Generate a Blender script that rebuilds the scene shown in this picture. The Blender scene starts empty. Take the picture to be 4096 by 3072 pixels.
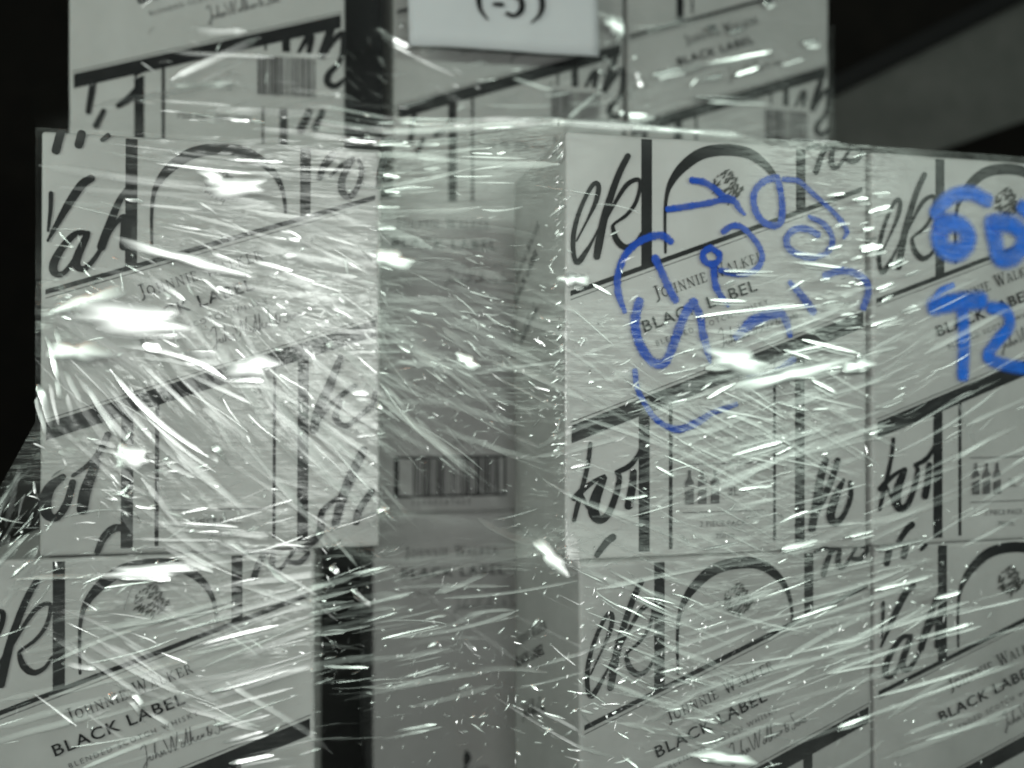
"""Pallet of white whisky cartons under crumpled stretch film, seen close up."""
import bpy, bmesh, math, random
import numpy as np
from mathutils import Vector, Matrix

random.seed(7)
rng = np.random.default_rng(11)
SC = bpy.context.scene
COL = SC.collection
R = math.radians

# ------------------------------------------------------------------ camera
CAM_Z = 0.476                      # lens height above the floor
cam_d = bpy.data.cameras.new('camera')
cam = bpy.data.objects.new('camera', cam_d)
COL.objects.link(cam)
cam.location = (0, 0, CAM_Z)
cam.rotation_euler = (R(90), 0, 0)
cam_d.sensor_width = 36
cam_d.lens = 31.05
cam_d.clip_start = 0.02
cam_d.clip_end = 50
cam_d.dof.use_dof = True
cam_d.dof.focus_distance = 0.62
cam_d.dof.aperture_fstop = 2.9
SC.camera = cam

# ------------------------------------------------------------------ light
world = bpy.data.worlds.new('World')
SC.world = world
world.use_nodes = True
world.node_tree.nodes['Background'].inputs[0].default_value = (0.80, 0.95, 0.90, 1)
world.node_tree.nodes['Background'].inputs[1].default_value = 0.045


def tube_lamp(name, loc, target, length, width, power, colour):
    d = bpy.data.lights.new(name, 'AREA')
    d.shape = 'RECTANGLE'
    d.size, d.size_y = length, width
    d.energy, d.color = power, colour
    o = bpy.data.objects.new(name, d)
    o.location = loc
    o.rotation_euler = (Vector(target) - Vector(loc)).to_track_quat('-Z', 'Y').to_euler()
    COL.objects.link(o)
    return o


# a small work lamp just above the lens, tubes added at both sides for glints on the film, an orange lamp far off
tube_lamp('work_lamp', (0.02, -0.15, CAM_Z + 0.06), (0.02, 0.75, CAM_Z - 0.06), 0.40, 0.08, 2.35, (0.975, 1.0, 0.96))
tube_lamp('glint_tube', (1.20, -0.45, CAM_Z + 0.50), (0.15, 0.75, CAM_Z - 0.05), 1.5, 0.05, 6.6, (0.86, 1.0, 0.89))  # placed for glints on the right-hand film
tube_lamp('glint_tube', (-1.00, -0.35, CAM_Z + 0.42), (0.0, 0.75, CAM_Z - 0.02), 1.0, 0.05, 5.6, (0.86, 1.0, 0.89))  # added for streaks on the recess film and to brighten the carton side
tube_lamp('orange_lamp', (-0.75, -0.50, CAM_Z + 0.85), (0.0, 0.75, CAM_Z + 0.1), 0.06, 0.06, 0.30, (1.0, 0.28, 0.08))

SC.view_settings.view_transform = 'Standard'
SC.view_settings.look = 'None'
SC.view_settings.exposure = 0.16
SC.view_settings.gamma = 1
SC.view_settings.use_curve_mapping = False
SC.render.engine = 'CYCLES'
SC.cycles.use_adaptive_sampling = True
SC.cycles.adaptive_threshold = 0.03
SC.cycles.adaptive_min_samples = 24
SC.cycles.use_denoising = True
SC.cycles.transparent_max_bounces = 18
SC.cycles.max_bounces = 4
SC.cycles.sample_clamp_direct = 8
SC.cycles.sample_clamp_indirect = 2
SC.cycles.caustics_reflective = False
SC.cycles.caustics_refractive = False

# ------------------------------------------------------------------ tables, millimetres
# script strokes: lists of (x, z, pen width) on a carton's front face
SCRIPT_A = [[(8.8,249.5,1.1),(17.4,265.8,1.5),(24.4,280.5,2.9),(26.9,291.2,3.1),(25.0,295.5,2.9),(20.3,291.4,2.6),
 (12.8,276.7,2.6),(7.6,261.0,2.9),(5.9,247.8,3.1),(7.0,236.2,2.9),(9.9,233.0,3.7),(15.1,239.2,3.1),(22.6,251.6,1.5),
 (32.5,272.0,0.9)],
 [(51.1,318.0,3.7),(44.2,304.8,4.0),(37.2,286.6,4.2),(31.3,267.5,4.8),(27.2,248.5,5.1),(25.3,237.9,4.4)],
 [(32.5,266.4,1.5),(40.7,281.2,2.2),(50.1,295.1,2.9),(59.0,300.0,2.6),(61.4,295.6,2.4),(57.8,282.0,2.4),
 (50.1,271.6,2.2),(40.1,264.3,1.8),(38.6,260.6,2.6),(41.9,251.2,4.0),(48.9,245.9,3.7),(57.2,249.5,2.4),
 (62.2,257.5,1.5)],
 [(208.1,333.2,2.2),(216.6,336.1,2.2),(223.1,334.7,2.2)],
 [(225.1,336.0,2.6),(219.8,324.5,4.0),(216.3,314.3,4.2)],
 [(217.9,320.9,1.3),(225.8,333.1,2.2),(231.7,334.8,2.9),(230.4,326.3,4.0),(231.7,319.8,4.0),(237.0,320.1,2.6),
 (244.3,329.4,2.0),(249.6,337.4,2.6)],
 [(244.9,325.6,2.9),(252.3,325.3,3.7),(258.3,330.4,3.3),(259.2,334.4,2.4),(253.6,335.3,2.2)],
 [(20.0,91.0,2.8),(18.0,75.5,2.8),(13.2,56.2,3.1),(9.2,42.1,3.1),(6.6,31.8,2.6)],
 [(7.1,49.2,3.9),(14.6,56.1,3.6),(24.8,63.0,2.3),(31.6,66.1,1.8)],
 [(11.9,53.6,2.1),(17.9,41.5,2.1)],
 [(30.9,64.2,4.4),(24.1,48.1,6.7),(22.7,37.7,7.0),(27.5,31.7,5.2),(34.3,35.4,4.4),(40.9,50.2,4.1),(43.9,63.8,3.4),
 (41.9,68.5,2.8)],
 [(41.9,68.5,3.1),(52.2,73.2,3.4),(59.2,81.2,2.6),(62.3,89.0,1.8)],
 [(55.7,68.1,4.4),(54.3,55.0,5.2),(51.5,42.0,5.4)],
 [(38.4,17.6,4.6),(33.2,13.7,4.4),(25.4,4.1,3.6)],
 [(225.1,74.6,4.4),(220.2,58.8,5.7),(212.5,18.3,5.7)],
 [(236.4,74.3,3.9),(231.0,59.2,4.6),(222.5,42.1,4.6),(215.5,29.9,3.9)],
 [(241.8,57.5,2.6),(234.8,44.5,5.7),(229.7,28.8,6.2),(234.0,22.1,5.2),(241.8,27.9,3.6),(248.4,42.8,3.6),
 (248.1,55.3,3.1)]]
SCRIPT_B = [[(14.6,333.6,4.9),(11.3,319.9,4.9)],
 [(30.1,333.9,5.1),(28.0,325.3,4.9)],
 [(49.6,333.8,3.3),(45.5,330.1,2.6)],
 [(7.9,286.1,2.6),(7.6,273.2,2.3),(6.0,256.4,1.5)],
 [(37.3,299.2,4.4),(30.3,293.7,5.1),(20.5,277.6,4.6),(11.0,259.1,2.8),(5.8,248.6,1.5)],
 [(35.4,255.9,2.6),(26.1,254.8,3.6),(16.5,243.8,4.1),(10.2,230.7,4.9),(11.0,223.6,4.6),(17.2,223.4,3.1),
 (25.6,235.1,2.6),(33.9,252.0,3.3)],
 [(34.2,253.6,3.9),(27.2,235.8,4.9),(27.5,228.9,4.6),(32.8,227.5,3.6),(40.1,235.6,2.8),(46.1,246.2,2.3)],
 [(65.5,293.4,3.3),(58.2,281.9,3.9),(49.9,259.4,5.1),(45.1,245.1,5.1)],
 [(45.1,245.1,1.8),(54.6,262.2,2.3),(61.7,269.7,3.9),(62.6,262.5,5.1),(62.0,246.1,5.4)],
 [(224.6,327.8,5.7),(217.3,317.5,4.6),(214.0,308.1,3.6)],
 [(222.7,310.2,1.8),(232.7,320.0,2.6),(241.4,325.7,3.1)],
 [(241.4,325.3,2.6),(233.4,310.4,4.4),(232.5,298.7,4.9),(237.9,293.4,4.1),(244.9,301.1,3.3),(248.6,315.3,3.3),
 (246.4,324.6,2.8)],
 [(266.3,325.2,4.4),(264.2,314.8,4.6),(262.9,303.6,4.4)],
 [(17.6,62.9,4.0),(8.9,55.4,6.1),(4.9,44.2,7.2),(6.5,33.7,6.1),(13.4,31.2,4.5),(20.8,42.5,4.5),(24.9,58.5,4.0)],
 [(24.9,63.6,2.1),(35.6,71.5,2.9),(44.3,82.2,3.7),(50.6,95.9,4.0)],
 [(42.5,74.4,4.8),(34.4,51.7,6.7),(32.0,36.9,6.4)],
 [(43.2,2.7,3.5),(48.4,14.7,4.5),(56.0,21.5,4.8),(65.1,21.0,4.0)],
 [(232.1,159.5,4.0),(222.9,135.3,5.9),(214.7,116.2,6.1),(210.3,99.1,5.6)],
 [(210.7,100.0,2.1),(223.7,119.8,2.9),(237.5,131.2,3.2),(244.5,136.2,2.7)],
 [(232.3,122.6,2.9),(228.2,109.9,4.5),(234.9,102.1,4.0),(245.3,108.0,3.2),(258.6,120.3,3.5),(260.6,129.8,3.2)],
 [(251.1,81.4,5.3),(242.1,62.3,6.4),(233.8,41.1,6.1),(228.6,21.2,5.3)],
 [(234.1,44.7,2.4),(217.9,31.3,3.7),(216.2,14.7,5.1),(208.0,4.8,4.8),(199.5,0.8,3.7)],
 [(258.3,47.1,4.0),(248.5,32.6,4.8),(245.3,21.7,4.5)]]
SCRIPT_T = [[(218.6,142.8,2.5),(226.5,156.7,4.7),(231.2,159.7,5.1),(228.9,144.3,4.3)],
 [(254.5,179.4,5.1),(248.3,160.7,6.5),(241.8,141.5,6.5)],
 [(244.6,142.1,2.5),(253.6,156.9,4.0),(262.6,165.3,4.7),(263.3,152.3,4.3),(259.2,135.1,3.6),(249.1,122.9,5.1),
 (247.6,113.3,5.8),(255.4,110.4,4.7),(265.2,118.3,2.9)],
 [(228.9,82.1,5.4),(220.4,63.2,6.5)],
 [(242.0,82.9,4.7),(234.9,65.9,5.4)],
 [(24.1,107.2,4.3),(20.8,84.8,4.7),(18.4,69.2,4.0)],
 [(63.1,94.9,4.0),(56.2,85.2,5.4),(45.9,76.9,4.0)],
 [(32.3,71.0,3.6),(25.5,56.0,4.7)]]
MARKER = [[(105.3,301.4,4.8),(114.5,300.5,4.8),(123.8,296.1,4.8),(132.4,289.9,4.8),(140.5,287.7,4.8)],
 [(84.5,277.3,4.4),(101.7,280.3,4.4),(118.8,283.6,4.4),(132.4,287.0,4.4),(142.4,285.5,4.4),(145.5,281.3,4.4),
 (150.5,276.3,2.9)],
 [(179.7,307.4,5.1),(168.9,304.1,5.1),(160.3,295.8,5.1),(159.0,285.3,5.1),(162.3,276.2,5.1),(168.8,269.8,5.1),
 (177.8,267.8,5.1),(183.5,271.3,5.1),(184.8,283.0,5.1),(183.5,294.6,5.1),(180.1,307.0,5.1)],
 [(186.1,306.3,4.0),(199.6,305.3,4.0),(212.6,295.9,4.0),(224.4,287.0,4.0),(236.3,276.9,4.0),(244.2,266.3,4.0),
 (241.6,260.3,2.6)],
 [(217.2,262.0,5.1),(207.4,266.1,5.1),(197.0,265.7,5.1),(189.6,259.9,5.1),(189.3,251.7,5.1),(197.0,245.5,5.1),
 (211.3,242.8,5.1),(223.7,245.8,3.3)],
 [(209.8,276.4,3.3),(221.8,271.6,4.8),(229.7,262.5,4.8),(230.3,253.6,4.8),(225.7,247.6,4.8)],
 [(86.5,251.9,5.1),(79.9,255.9,5.1),(70.3,255.0,5.1),(58.4,249.5,5.1),(48.9,240.3,5.1),(44.4,231.2,5.1),
 (41.8,221.1,5.1),(43.0,207.8,5.1),(47.9,195.1,3.3)],
 [(73.6,237.7,5.5),(78.6,227.7,5.5),(84.7,215.4,5.5),(90.4,205.2,5.5)],
 [(132.4,261.2,4.4),(139.3,265.9,4.4),(148.6,265.3,4.4),(160.0,255.3,4.4),(166.3,245.1,4.4),(165.3,237.0,4.4),
 (158.7,229.9,4.4),(144.9,227.2,4.4),(129.9,229.7,4.4)],
 [(128.7,242.8,4.8),(121.3,247.4,4.8),(114.5,242.9,4.8),(116.3,236.5,4.8),(124.0,234.6,4.8),(128.9,239.4,4.8),
 (128.1,243.3,4.8)],
 [(123.7,234.6,5.1),(124.3,224.4,5.1),(126.8,214.1,5.1),(136.1,201.7,3.1)],
 [(191.8,221.4,4.0),(202.2,211.1,6.2),(212.6,198.5,6.2)],
 [(224.1,228.3,5.5),(237.6,232.6,5.5),(250.9,231.2,5.5),(261.3,225.5,5.5),(264.5,216.0,5.5),(259.9,202.8,5.5)],
 [(60.0,202.8,6.7),(56.5,188.9,6.7),(58.2,175.8,6.7),(63.7,164.0,6.7),(71.8,155.1,6.7),(81.0,154.9,6.7),
 (87.4,165.5,6.7),(93.0,180.2,6.7),(100.2,196.2,6.7),(106.2,203.3,6.7)],
 [(106.2,203.3,5.7),(111.9,192.4,5.7),(113.8,180.4,5.7),(117.7,167.1,5.7),(120.6,155.7,3.1)],
 [(143.6,176.5,5.2),(159.9,189.8,8.5),(180.7,196.2,7.5),(187.5,190.9,5.9),(191.6,178.3,4.4)],
 [(56.5,148.2,4.1),(57.8,136.4,4.1),(62.0,127.2,4.1),(70.4,114.0,4.1),(80.2,105.9,4.1),(93.0,101.8,5.2),
 (108.7,106.9,5.4),(123.2,114.8,4.1),(142.8,121.4,4.1)],
 [(155.1,142.7,5.2),(170.2,144.4,5.2),(182.2,149.8,5.2),(194.3,158.1,5.2)]]
SPRAY = [[(113.4,299.3,11.0),(97.4,304.3,11.0),(80.7,301.6,11.0),(69.7,294.8,11.0),(61.5,286.3,11.0)],
 [(69.7,276.0,14.1),(64.6,264.9,14.1),(70.6,254.2,14.1),(84.4,252.8,14.1),(94.1,262.1,14.1),(90.4,273.0,14.1),
 (78.9,277.7,14.1),(67.9,274.7,14.1)],
 [(119.0,278.2,13.8),(122.8,262.4,13.8),(126.6,250.6,13.8),(136.1,248.3,13.8),(148.6,256.2,13.8),(152.0,269.6,13.8),
 (141.9,278.3,13.8),(125.6,279.7,13.8)],
 [(152.4,294.0,12.2),(159.2,289.5,12.2)],
 [(60.6,205.2,13.4),(80.7,209.1,13.4),(106.8,210.9,13.4)],
 [(88.1,206.1,10.1),(90.0,177.8,10.1),(89.1,146.4,10.1)],
 [(119.0,204.8,9.5),(133.3,202.3,9.5),(137.5,189.6,9.5),(125.6,176.7,9.5),(115.2,164.2,9.5),(119.0,158.8,9.5),
 (135.2,154.4,9.5),(153.4,152.1,9.5)],
 [(58.8,208.6,4.9),(66.0,218.1,4.9),(78.0,223.1,4.9)]]
PLEATS = [(-315.7,189.4,-219.0,182.4,1.8,0,0),(-320.4,183.3,-267.3,176.1,2.1,0,0),(-282.0,175.4,-212.7,171.4,2.9,1,0),
 (-304.9,145.7,-294.1,145.5,3.6,1,0),(-294.1,142.2,-250.1,140.7,2.9,0,0),(-255.1,147.7,-203.8,147.1,3.7,0,-0.1),
 (-206.4,147.0,-169.3,139.0,2.4,0,0),(-169.3,139.0,-156.4,139.5,3.5,1,0),(-262.4,136.9,-189.9,118.2,3.2,0,0),
 (-274.7,127.9,-250.1,124.2,2.9,1,0),(-252.6,124.1,-212.7,118.8,2.9,0,0),(-282.0,125.7,-225.3,117.0,1.6,0,0),
 (-213.9,101.4,-179.6,92.9,4.3,1,0),(-241.5,105.3,-212.7,94.8,4.2,1,0),(-262.4,114.5,-196.2,104.6,3.7,1,0),
 (-183.5,119.7,-174.5,118.0,4.0,1,0),(-191.1,124.8,-182.2,123.8,3.8,1,0),(-187.3,104.8,-177.0,105.1,5.6,1,0),
 (-288.0,85.0,-262.4,67.5,5.0,1,0),(-115.7,147.9,-92.7,145.9,3.5,1,0),(-119.6,129.9,-95.8,129.1,3.8,1,0),
 (-105.9,160.5,-92.7,158.8,3.5,1,0),(-105.9,173.5,-92.7,171.0,4.1,1,0),(-145.5,205.5,-93.4,202.5,3.9,1,0),
 (-146.8,230.9,-104.0,237.5,3.3,0,0),(-180.9,176.3,-122.3,177.7,1.9,0,0),(-231.5,181.8,-187.3,181.3,3.5,1,0),
 (-274.7,186.3,-266.1,184.1,3.9,1,0),(-294.1,160.5,-250.1,154.5,1.3,0,0),(-346.4,140.2,-308.5,131.3,1.3,0,0),
 (-250.1,83.3,-187.3,75.3,2.7,0,0),(-237.7,78.2,-225.3,73.2,4.0,1,0),(-160.3,93.4,-128.9,88.7,3.3,0,0),
 (-128.9,91.5,-92.7,81.5,3.0,0,0),(-317.3,11.5,-244.4,-59.1,5.4,1,-0.05),(-342.4,7.7,-297.5,-56.2,4.3,0,0),
 (-349.7,10.4,-338.1,-14.9,3.5,0,0),(-321.6,1.1,-284.4,-46.3,3.5,0,0),(-335.1,-0.3,-312.4,-40.5,4.0,0,0),
 (-314.2,-12.3,-280.6,-51.7,3.5,0,0),(-300.6,-7.0,-260.4,-56.1,2.2,0,0),(-368.0,-0.3,-359.1,-35.0,5.3,1,0),
 (-362.3,36.8,-353.9,1.1,4.0,1,0),(-356.3,43.5,-349.7,14.3,3.2,0,0),(-360.5,-0.3,-354.5,-32.1,2.9,0,0),
 (-355.7,3.7,-352.7,-12.2,2.9,0,0),(-348.4,-8.2,-344.2,-28.9,3.2,0,0),(-312.4,29.3,-231.6,4.5,4.9,1,0.08),
 (-294.4,15.9,-254.0,-24.8,3.5,0,0),(-268.0,6.5,-221.8,-38.8,2.5,0,0),(-261.6,9.3,-212.1,-16.1,3.6,0,0),
 (-232.2,3.2,-202.3,2.5,5.2,1,0),(-171.9,-0.3,-92.7,-63.4,4.2,0,0),(-161.2,12.3,-92.7,-31.1,4.0,0,0),(-173.2,-54.6,-123.2,-100.6,3.1,0,0),
 (-150.4,-18.5,-92.7,-59.2,3.7,0,0),(-163.8,-54.8,-101.8,-103.1,3.7,0,0),(-117.8,-93.6,-92.2,-114.0,5.4,1,0),
 (-169.2,-104.9,-135.7,-127.2,2.0,0,0),(-136.2,-119.3,-106.1,-141.7,1.7,0,0),(-157.1,-29.7,-92.7,-81.6,2.3,0,0),
 (-319.2,-86.0,-303.1,-79.6,4.0,1,-0.25),(-305.6,-80.3,-284.4,-89.5,3.8,0,0),(-280.6,-61.2,-255.3,-75.2,4.3,0,0),
 (-264.3,-111.1,-222.0,-115.9,3.0,1,0),(-299.8,-123.0,-236.4,-127.2,2.7,0,0),(-279.7,-123.7,-241.8,-148.4,4.4,0,0),
 (-233.8,-125.2,-204.0,-145.7,3.6,0,0),(-203.6,-101.9,-179.8,-94.9,2.5,1,0),(-225.7,-96.5,-187.8,-79.4,1.7,0,0),
 (-150.1,-119.2,-101.8,-103.1,3.9,1,0),(-149.6,-133.5,-139.9,-127.9,3.9,1,0),(-112.1,-137.5,-90.8,-130.9,4.4,1,0),
 (-265.5,-103.6,-245.1,-100.1,3.0,1,0),(-215.5,-120.3,-207.6,-114.9,2.2,1,0),(-143.7,43.3,-92.7,44.6,3.7,0,0),
 (-143.7,34.8,-92.7,34.8,3.7,0,0),(-136.9,26.5,-92.7,26.4,2.3,0,0),(-143.7,8.1,-92.7,6.7,2.3,0,0),(-132.8,-7.3,-119.1,-8.1,5.6,1,0),
 (-293.1,30.8,-280.6,26.8,8.1,1,0),(-261.6,24.2,-238.6,24.4,8.2,1,0),(-330.2,-44.3,-313.0,-49.9,5.4,1,0),
 (-313.0,-52.6,-298.1,-60.9,12.1,1,0),(-224.4,15.5,-201.0,14.9,11.0,1,0),(-326.5,43.8,-268.0,45.9,8.1,1,0),
 (-300.6,38.8,-268.0,39.1,4.1,1,0),(-354.5,-53.3,-338.7,-57.5,4.0,0,0),(-348.4,-41.5,-338.7,-45.6,3.5,0,0),
 (-115.0,-17.3,-107.8,-20.1,4.8,1,0),(-128.7,-44.0,-106.3,-41.2,3.1,1,0),(-242.6,-113.9,-203.6,-104.0,1.9,1,0),
 (-241.2,-49.5,-233.5,-57.9,6.8,1,0),(-283.1,-51.7,-273.0,-64.0,4.9,0,0),(-268.0,-56.0,-257.8,-69.7,4.9,0,0),
 (-153.1,33.3,-146.4,30.6,5.6,1,0),(-387.2,-152.4,-237.6,-163.0,3.8,0,0.03),(-315.2,-151.7,-274.0,-156.6,8.9,1,0),
 (-287.9,-192.0,-224.8,-174.8,4.5,1,0),(-256.6,-210.8,-191.8,-197.6,3.9,1,0),(-257.3,-218.2,-206.2,-207.5,2.7,0,0),
 (-250.3,-229.1,-164.0,-194.4,1.8,0,0),(-243.2,-249.0,-183.0,-234.6,4.2,1,0),(-234.7,-243.5,-154.3,-222.7,1.8,0,0),
 (-248.9,-263.6,-180.1,-250.0,2.4,0,0),(-241.8,-276.1,-203.3,-268.2,3.6,1,0),(-233.3,-289.9,-203.3,-284.1,3.9,1,0),
 (-229.1,-307.4,-194.7,-303.7,4.2,1,0),(-220.5,-303.2,-130.3,-287.2,1.5,0,0),(-304.3,-245.1,-292.7,-260.6,5.3,1,0.1),
 (-293.4,-260.6,-265.7,-287.0,3.3,0,0.1),(-319.3,-244.8,-312.5,-250.4,5.9,1,0),(-318.0,-236.8,-260.1,-258.4,3.6,0,0),
 (-262.9,-255.2,-206.2,-280.1,2.4,0,0),(-372.8,-242.1,-342.2,-268.9,1.5,0,0),(-352.9,-218.7,-328.8,-225.9,3.8,0,0),
 (-276.6,-132.3,-241.8,-152.3,4.8,0,0),(-241.5,-124.4,-220.4,-137.3,3.0,0,0),(-206.0,-130.2,-185.2,-162.9,3.3,0,-0.1),
 (-389.9,-150.9,-377.2,-139.0,2.6,1,0),(-133.5,-183.9,-81.7,-167.8,3.3,0,0),(-130.3,-166.3,-114.5,-180.4,5.1,1,0),
 (-133.5,-156.2,-99.0,-145.8,3.3,1,0),(-149.5,-150.0,-141.1,-155.2,6.4,1,0),(-269.8,-198.9,-220.5,-187.1,3.0,1,0),
 (-385.9,-146.0,-375.2,-137.6,2.9,1,0),(-315.2,-194.3,-234.7,-181.9,1.8,0,0),(-304.3,-214.1,-276.8,-237.9,1.5,0,0),
 (-154.3,-231.8,-116.1,-230.1,3.3,1,0),(-169.9,-209.4,-114.5,-195.4,2.1,0,0),(-132.2,-182.2,-77.9,-165.6,2.1,0,0),
 (-123.4,-194.7,-92.5,-183.1,2.1,1,0),(-104.8,-205.2,-57.5,-191.2,2.1,1,0),(-92.5,-222.6,-57.5,-212.1,1.6,0,0),
 (-97.4,-228.4,-56.3,-215.5,1.2,0,0),(-89.4,-236.5,-53.9,-222.3,2.6,1,0),(-97.4,-244.3,-58.7,-230.9,2.1,0,0),
 (-94.9,-279.6,-59.8,-269.5,3.3,1,0),(-104.8,-287.1,-65.8,-274.8,1.9,0,0),(-69.4,-187.3,-51.5,-182.6,2.3,0,0),
 (-127.2,-156.1,-97.5,-145.0,2.6,1,0),(-113.3,-138.1,-100.8,-131.5,4.3,1,0),(-130.9,-167.7,-114.7,-177.4,3.3,1,0),
 (-48.0,-211.4,-38.5,-194.4,1.6,0,0),(-36.8,-200.1,-28.0,-208.6,3.0,1,0),(15.0,-187.1,21.2,-179.8,2.7,1,0),
 (-44.4,-242.4,-33.8,-235.7,2.5,1,0),(14.4,-231.9,20.0,-235.4,2.9,1,0),(3.1,-284.2,6.5,-286.7,3.0,1,0),
 (-174.5,-238.2,-149.9,-232.8,1.9,0,0),(-164.1,-247.9,-146.1,-240.9,1.9,0,0),(-174.5,-304.7,-157.6,-300.0,2.4,0,0),
 (-67.0,-209.4,-58.7,-204.1,3.3,1,0),(7.7,-120.5,13.5,-110.2,2.8,1,0),(22.5,-111.9,29.3,-110.4,2.3,1,0),
 (170.1,91.0,212.7,91.3,3.4,1,0),(231.4,106.9,262.9,105.7,3.0,1,0),(231.4,100.0,272.5,96.6,3.5,1,0),(147.5,53.2,243.9,65.5,2.3,1,0),
 (158.2,67.1,189.5,66.7,3.2,1,0),(260.4,155.8,275.7,157.8,3.0,1,0),(283.4,153.4,297.7,155.3,3.1,1,0),(269.3,144.6,283.4,147.0,3.1,1,0),
 (268.0,131.6,280.8,133.3,3.1,1,0),(292.5,129.1,304.5,131.9,3.1,1,0),(289.9,113.6,304.5,116.5,4.7,1,0),
 (226.4,76.7,238.9,84.6,3.0,1,0),(45.5,81.1,54.4,81.3,7.6,1,0),(254.0,85.5,262.9,87.5,2.6,1,0),(223.9,75.5,246.4,87.7,1.6,0,0),
 (168.9,78.7,179.8,83.6,2.5,1,0),(146.1,53.1,231.7,66.2,2.4,1,0),(155.9,42.0,191.2,40.5,3.5,0,0),(174.1,24.9,253.9,54.3,1.9,0,0),
 (237.6,36.3,289.9,25.1,3.8,1,0),(154.5,11.5,198.4,18.4,10.7,1,0),(273.3,11.9,297.6,13.4,9.7,1,0),(286.9,23.1,297.6,24.5,6.9,1,0),
 (155.9,-11.7,179.8,0.9,3.7,1,0),(177.0,-57.5,221.5,-46.5,4.3,1,0),(182.6,-51.3,231.7,-39.9,1.9,0,0),(151.7,-17.7,221.5,-31.6,1.9,0,0),
 (214.2,-14.0,243.5,-21.6,4.1,1,0),(246.5,3.6,268.8,-8.0,4.1,1,0),(221.5,-45.2,231.7,-51.4,5.7,1,0),(135.1,-45.3,171.3,-61.8,1.6,0,0),
 (113.2,-64.6,130.9,-75.2,2.9,1,0),(143.4,-73.1,202.6,-106.8,1.9,0,0),(160.1,-52.3,224.4,-66.9,1.6,0,0),
 (179.8,-98.1,215.7,-93.8,2.7,0,0),(182.6,-85.0,211.3,-82.8,3.8,1,0),(188.2,-107.9,213.5,-103.2,2.4,1,0),
 (192.6,-55.5,296.0,-76.7,1.6,0,0),(150.6,-130.9,181.7,-126.9,2.4,1,0),(218.9,-134.1,250.9,-128.7,4.9,1,0),
 (275.8,-127.3,301.9,-122.6,3.0,1,0),(216.6,-119.2,289.8,-115.3,2.7,0,0),(84.9,-90.2,106.4,-87.9,2.9,1,0),
 (95.5,-109.8,104.9,-110.6,2.9,1,0),(45.4,-64.7,59.8,-61.5,2.8,1,0),(221.5,-100.7,296.0,-83.7,1.6,0,0),
 (132.3,-95.3,187.8,-119.4,1.6,0,0),(165.3,-116.0,213.6,-140.4,1.9,0,0),(195.5,4.9,239.1,17.3,3.5,1,0),
 (221.5,23.9,261.3,32.5,3.3,1,0),(174.1,-4.4,217.1,9.0,2.7,0,0),(231.7,-7.2,296.0,-21.3,2.2,0,0),(181.2,-4.5,224.4,-28.9,1.9,0,0),
 (164.3,-15.1,221.5,-35.7,1.3,0,0),(221.5,28.0,246.5,20.0,3.3,1,0),(240.5,9.1,276.3,14.7,3.6,1,0),(174.1,-68.5,196.9,-74.4,2.1,0,0),
 (332.1,90.9,346.8,96.3,3.1,1,0),(304.5,79.2,321.8,85.3,3.7,1,0),(328.6,61.4,344.2,66.7,3.7,1,0),(299.7,48.7,326.9,57.1,3.7,1,0),
 (298.1,27.5,333.8,45.0,2.7,0,0),(301.4,26.0,325.2,31.1,3.0,0,0),(384.6,-16.6,401.6,-55.0,4.4,0,0),(316.7,99.6,332.1,106.2,3.7,1,0),
 (309.9,68.7,321.8,75.3,3.7,1,0),(284.8,152.9,298.1,154.2,3.9,1,0),(298.1,143.6,318.4,149.9,4.3,1,0),(293.1,127.5,303.1,131.0,3.9,1,0),
 (291.4,110.9,311.6,116.1,5.8,1,0),(301.4,158.9,318.4,160.6,3.0,1,0),(294.7,120.0,306.5,122.8,3.6,1,0),
 (303.1,-20.7,330.4,-11.7,3.0,0,0),(298.1,-41.8,313.3,-37.5,3.6,1,0),(281.5,12.6,297.2,14.2,9.1,1,0),(281.5,103.0,291.4,106.3,4.2,1,0),
 (218.9,-135.8,247.8,-130.8,4.9,1,0),(279.1,-126.4,300.9,-123.4,3.9,1,0),(302.7,-138.1,356.4,-131.1,5.1,1,0),
 (302.6,-172.2,358.1,-163.0,4.7,1,0),(359.2,-182.6,385.0,-178.1,4.4,1,0),(340.8,-215.1,397.6,-206.5,4.4,1,0),
 (200.8,-196.9,218.6,-194.4,3.8,1,0),(170.3,-224.5,228.1,-221.3,1.7,0,0),(222.4,-219.1,300.6,-211.1,1.8,0,0),
 (228.1,-191.6,267.8,-182.0,2.5,1,0),(268.8,-283.4,298.6,-277.2,3.9,1,0),(300.6,-261.3,402.9,-245.7,2.9,0,0),
 (353.0,-262.4,424.1,-245.4,2.2,0,0),(276.7,-232.4,320.6,-226.9,2.1,0,0),(328.7,-301.7,448.2,-286.6,1.8,0,0),
 (259.0,-237.9,320.6,-234.2,2.1,0,0),(216.7,-201.2,280.6,-190.0,1.8,0,0),(72.0,-141.2,113.1,-165.0,2.0,0,0),
 (92.3,-162.0,127.2,-181.0,2.0,1,0),(83.8,-181.3,123.7,-197.6,2.0,0,0),(88.9,-201.5,129.0,-221.5,2.0,0,0),
 (104.4,-219.4,148.6,-240.1,2.0,0,0),(70.2,-214.8,109.6,-239.9,2.0,0,0),(113.1,-241.8,166.6,-265.6,2.0,0,0),
 (107.9,-193.0,139.6,-207.2,2.0,0,0),(148.6,-295.1,179.4,-303.8,6.1,1,0),(137.8,-283.0,166.6,-298.0,2.7,0,0),
 (116.6,-263.9,145.0,-280.4,2.0,0,0),(185.4,-133.9,228.1,-155.0,2.1,0,0),(222.4,-158.1,300.6,-146.6,2.1,0,0),
 (228.1,-175.9,296.6,-169.6,1.8,0,0),(257.0,-228.9,308.6,-222.5,2.1,0,0),(340.8,-264.7,448.2,-243.5,2.2,0,0),
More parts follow.
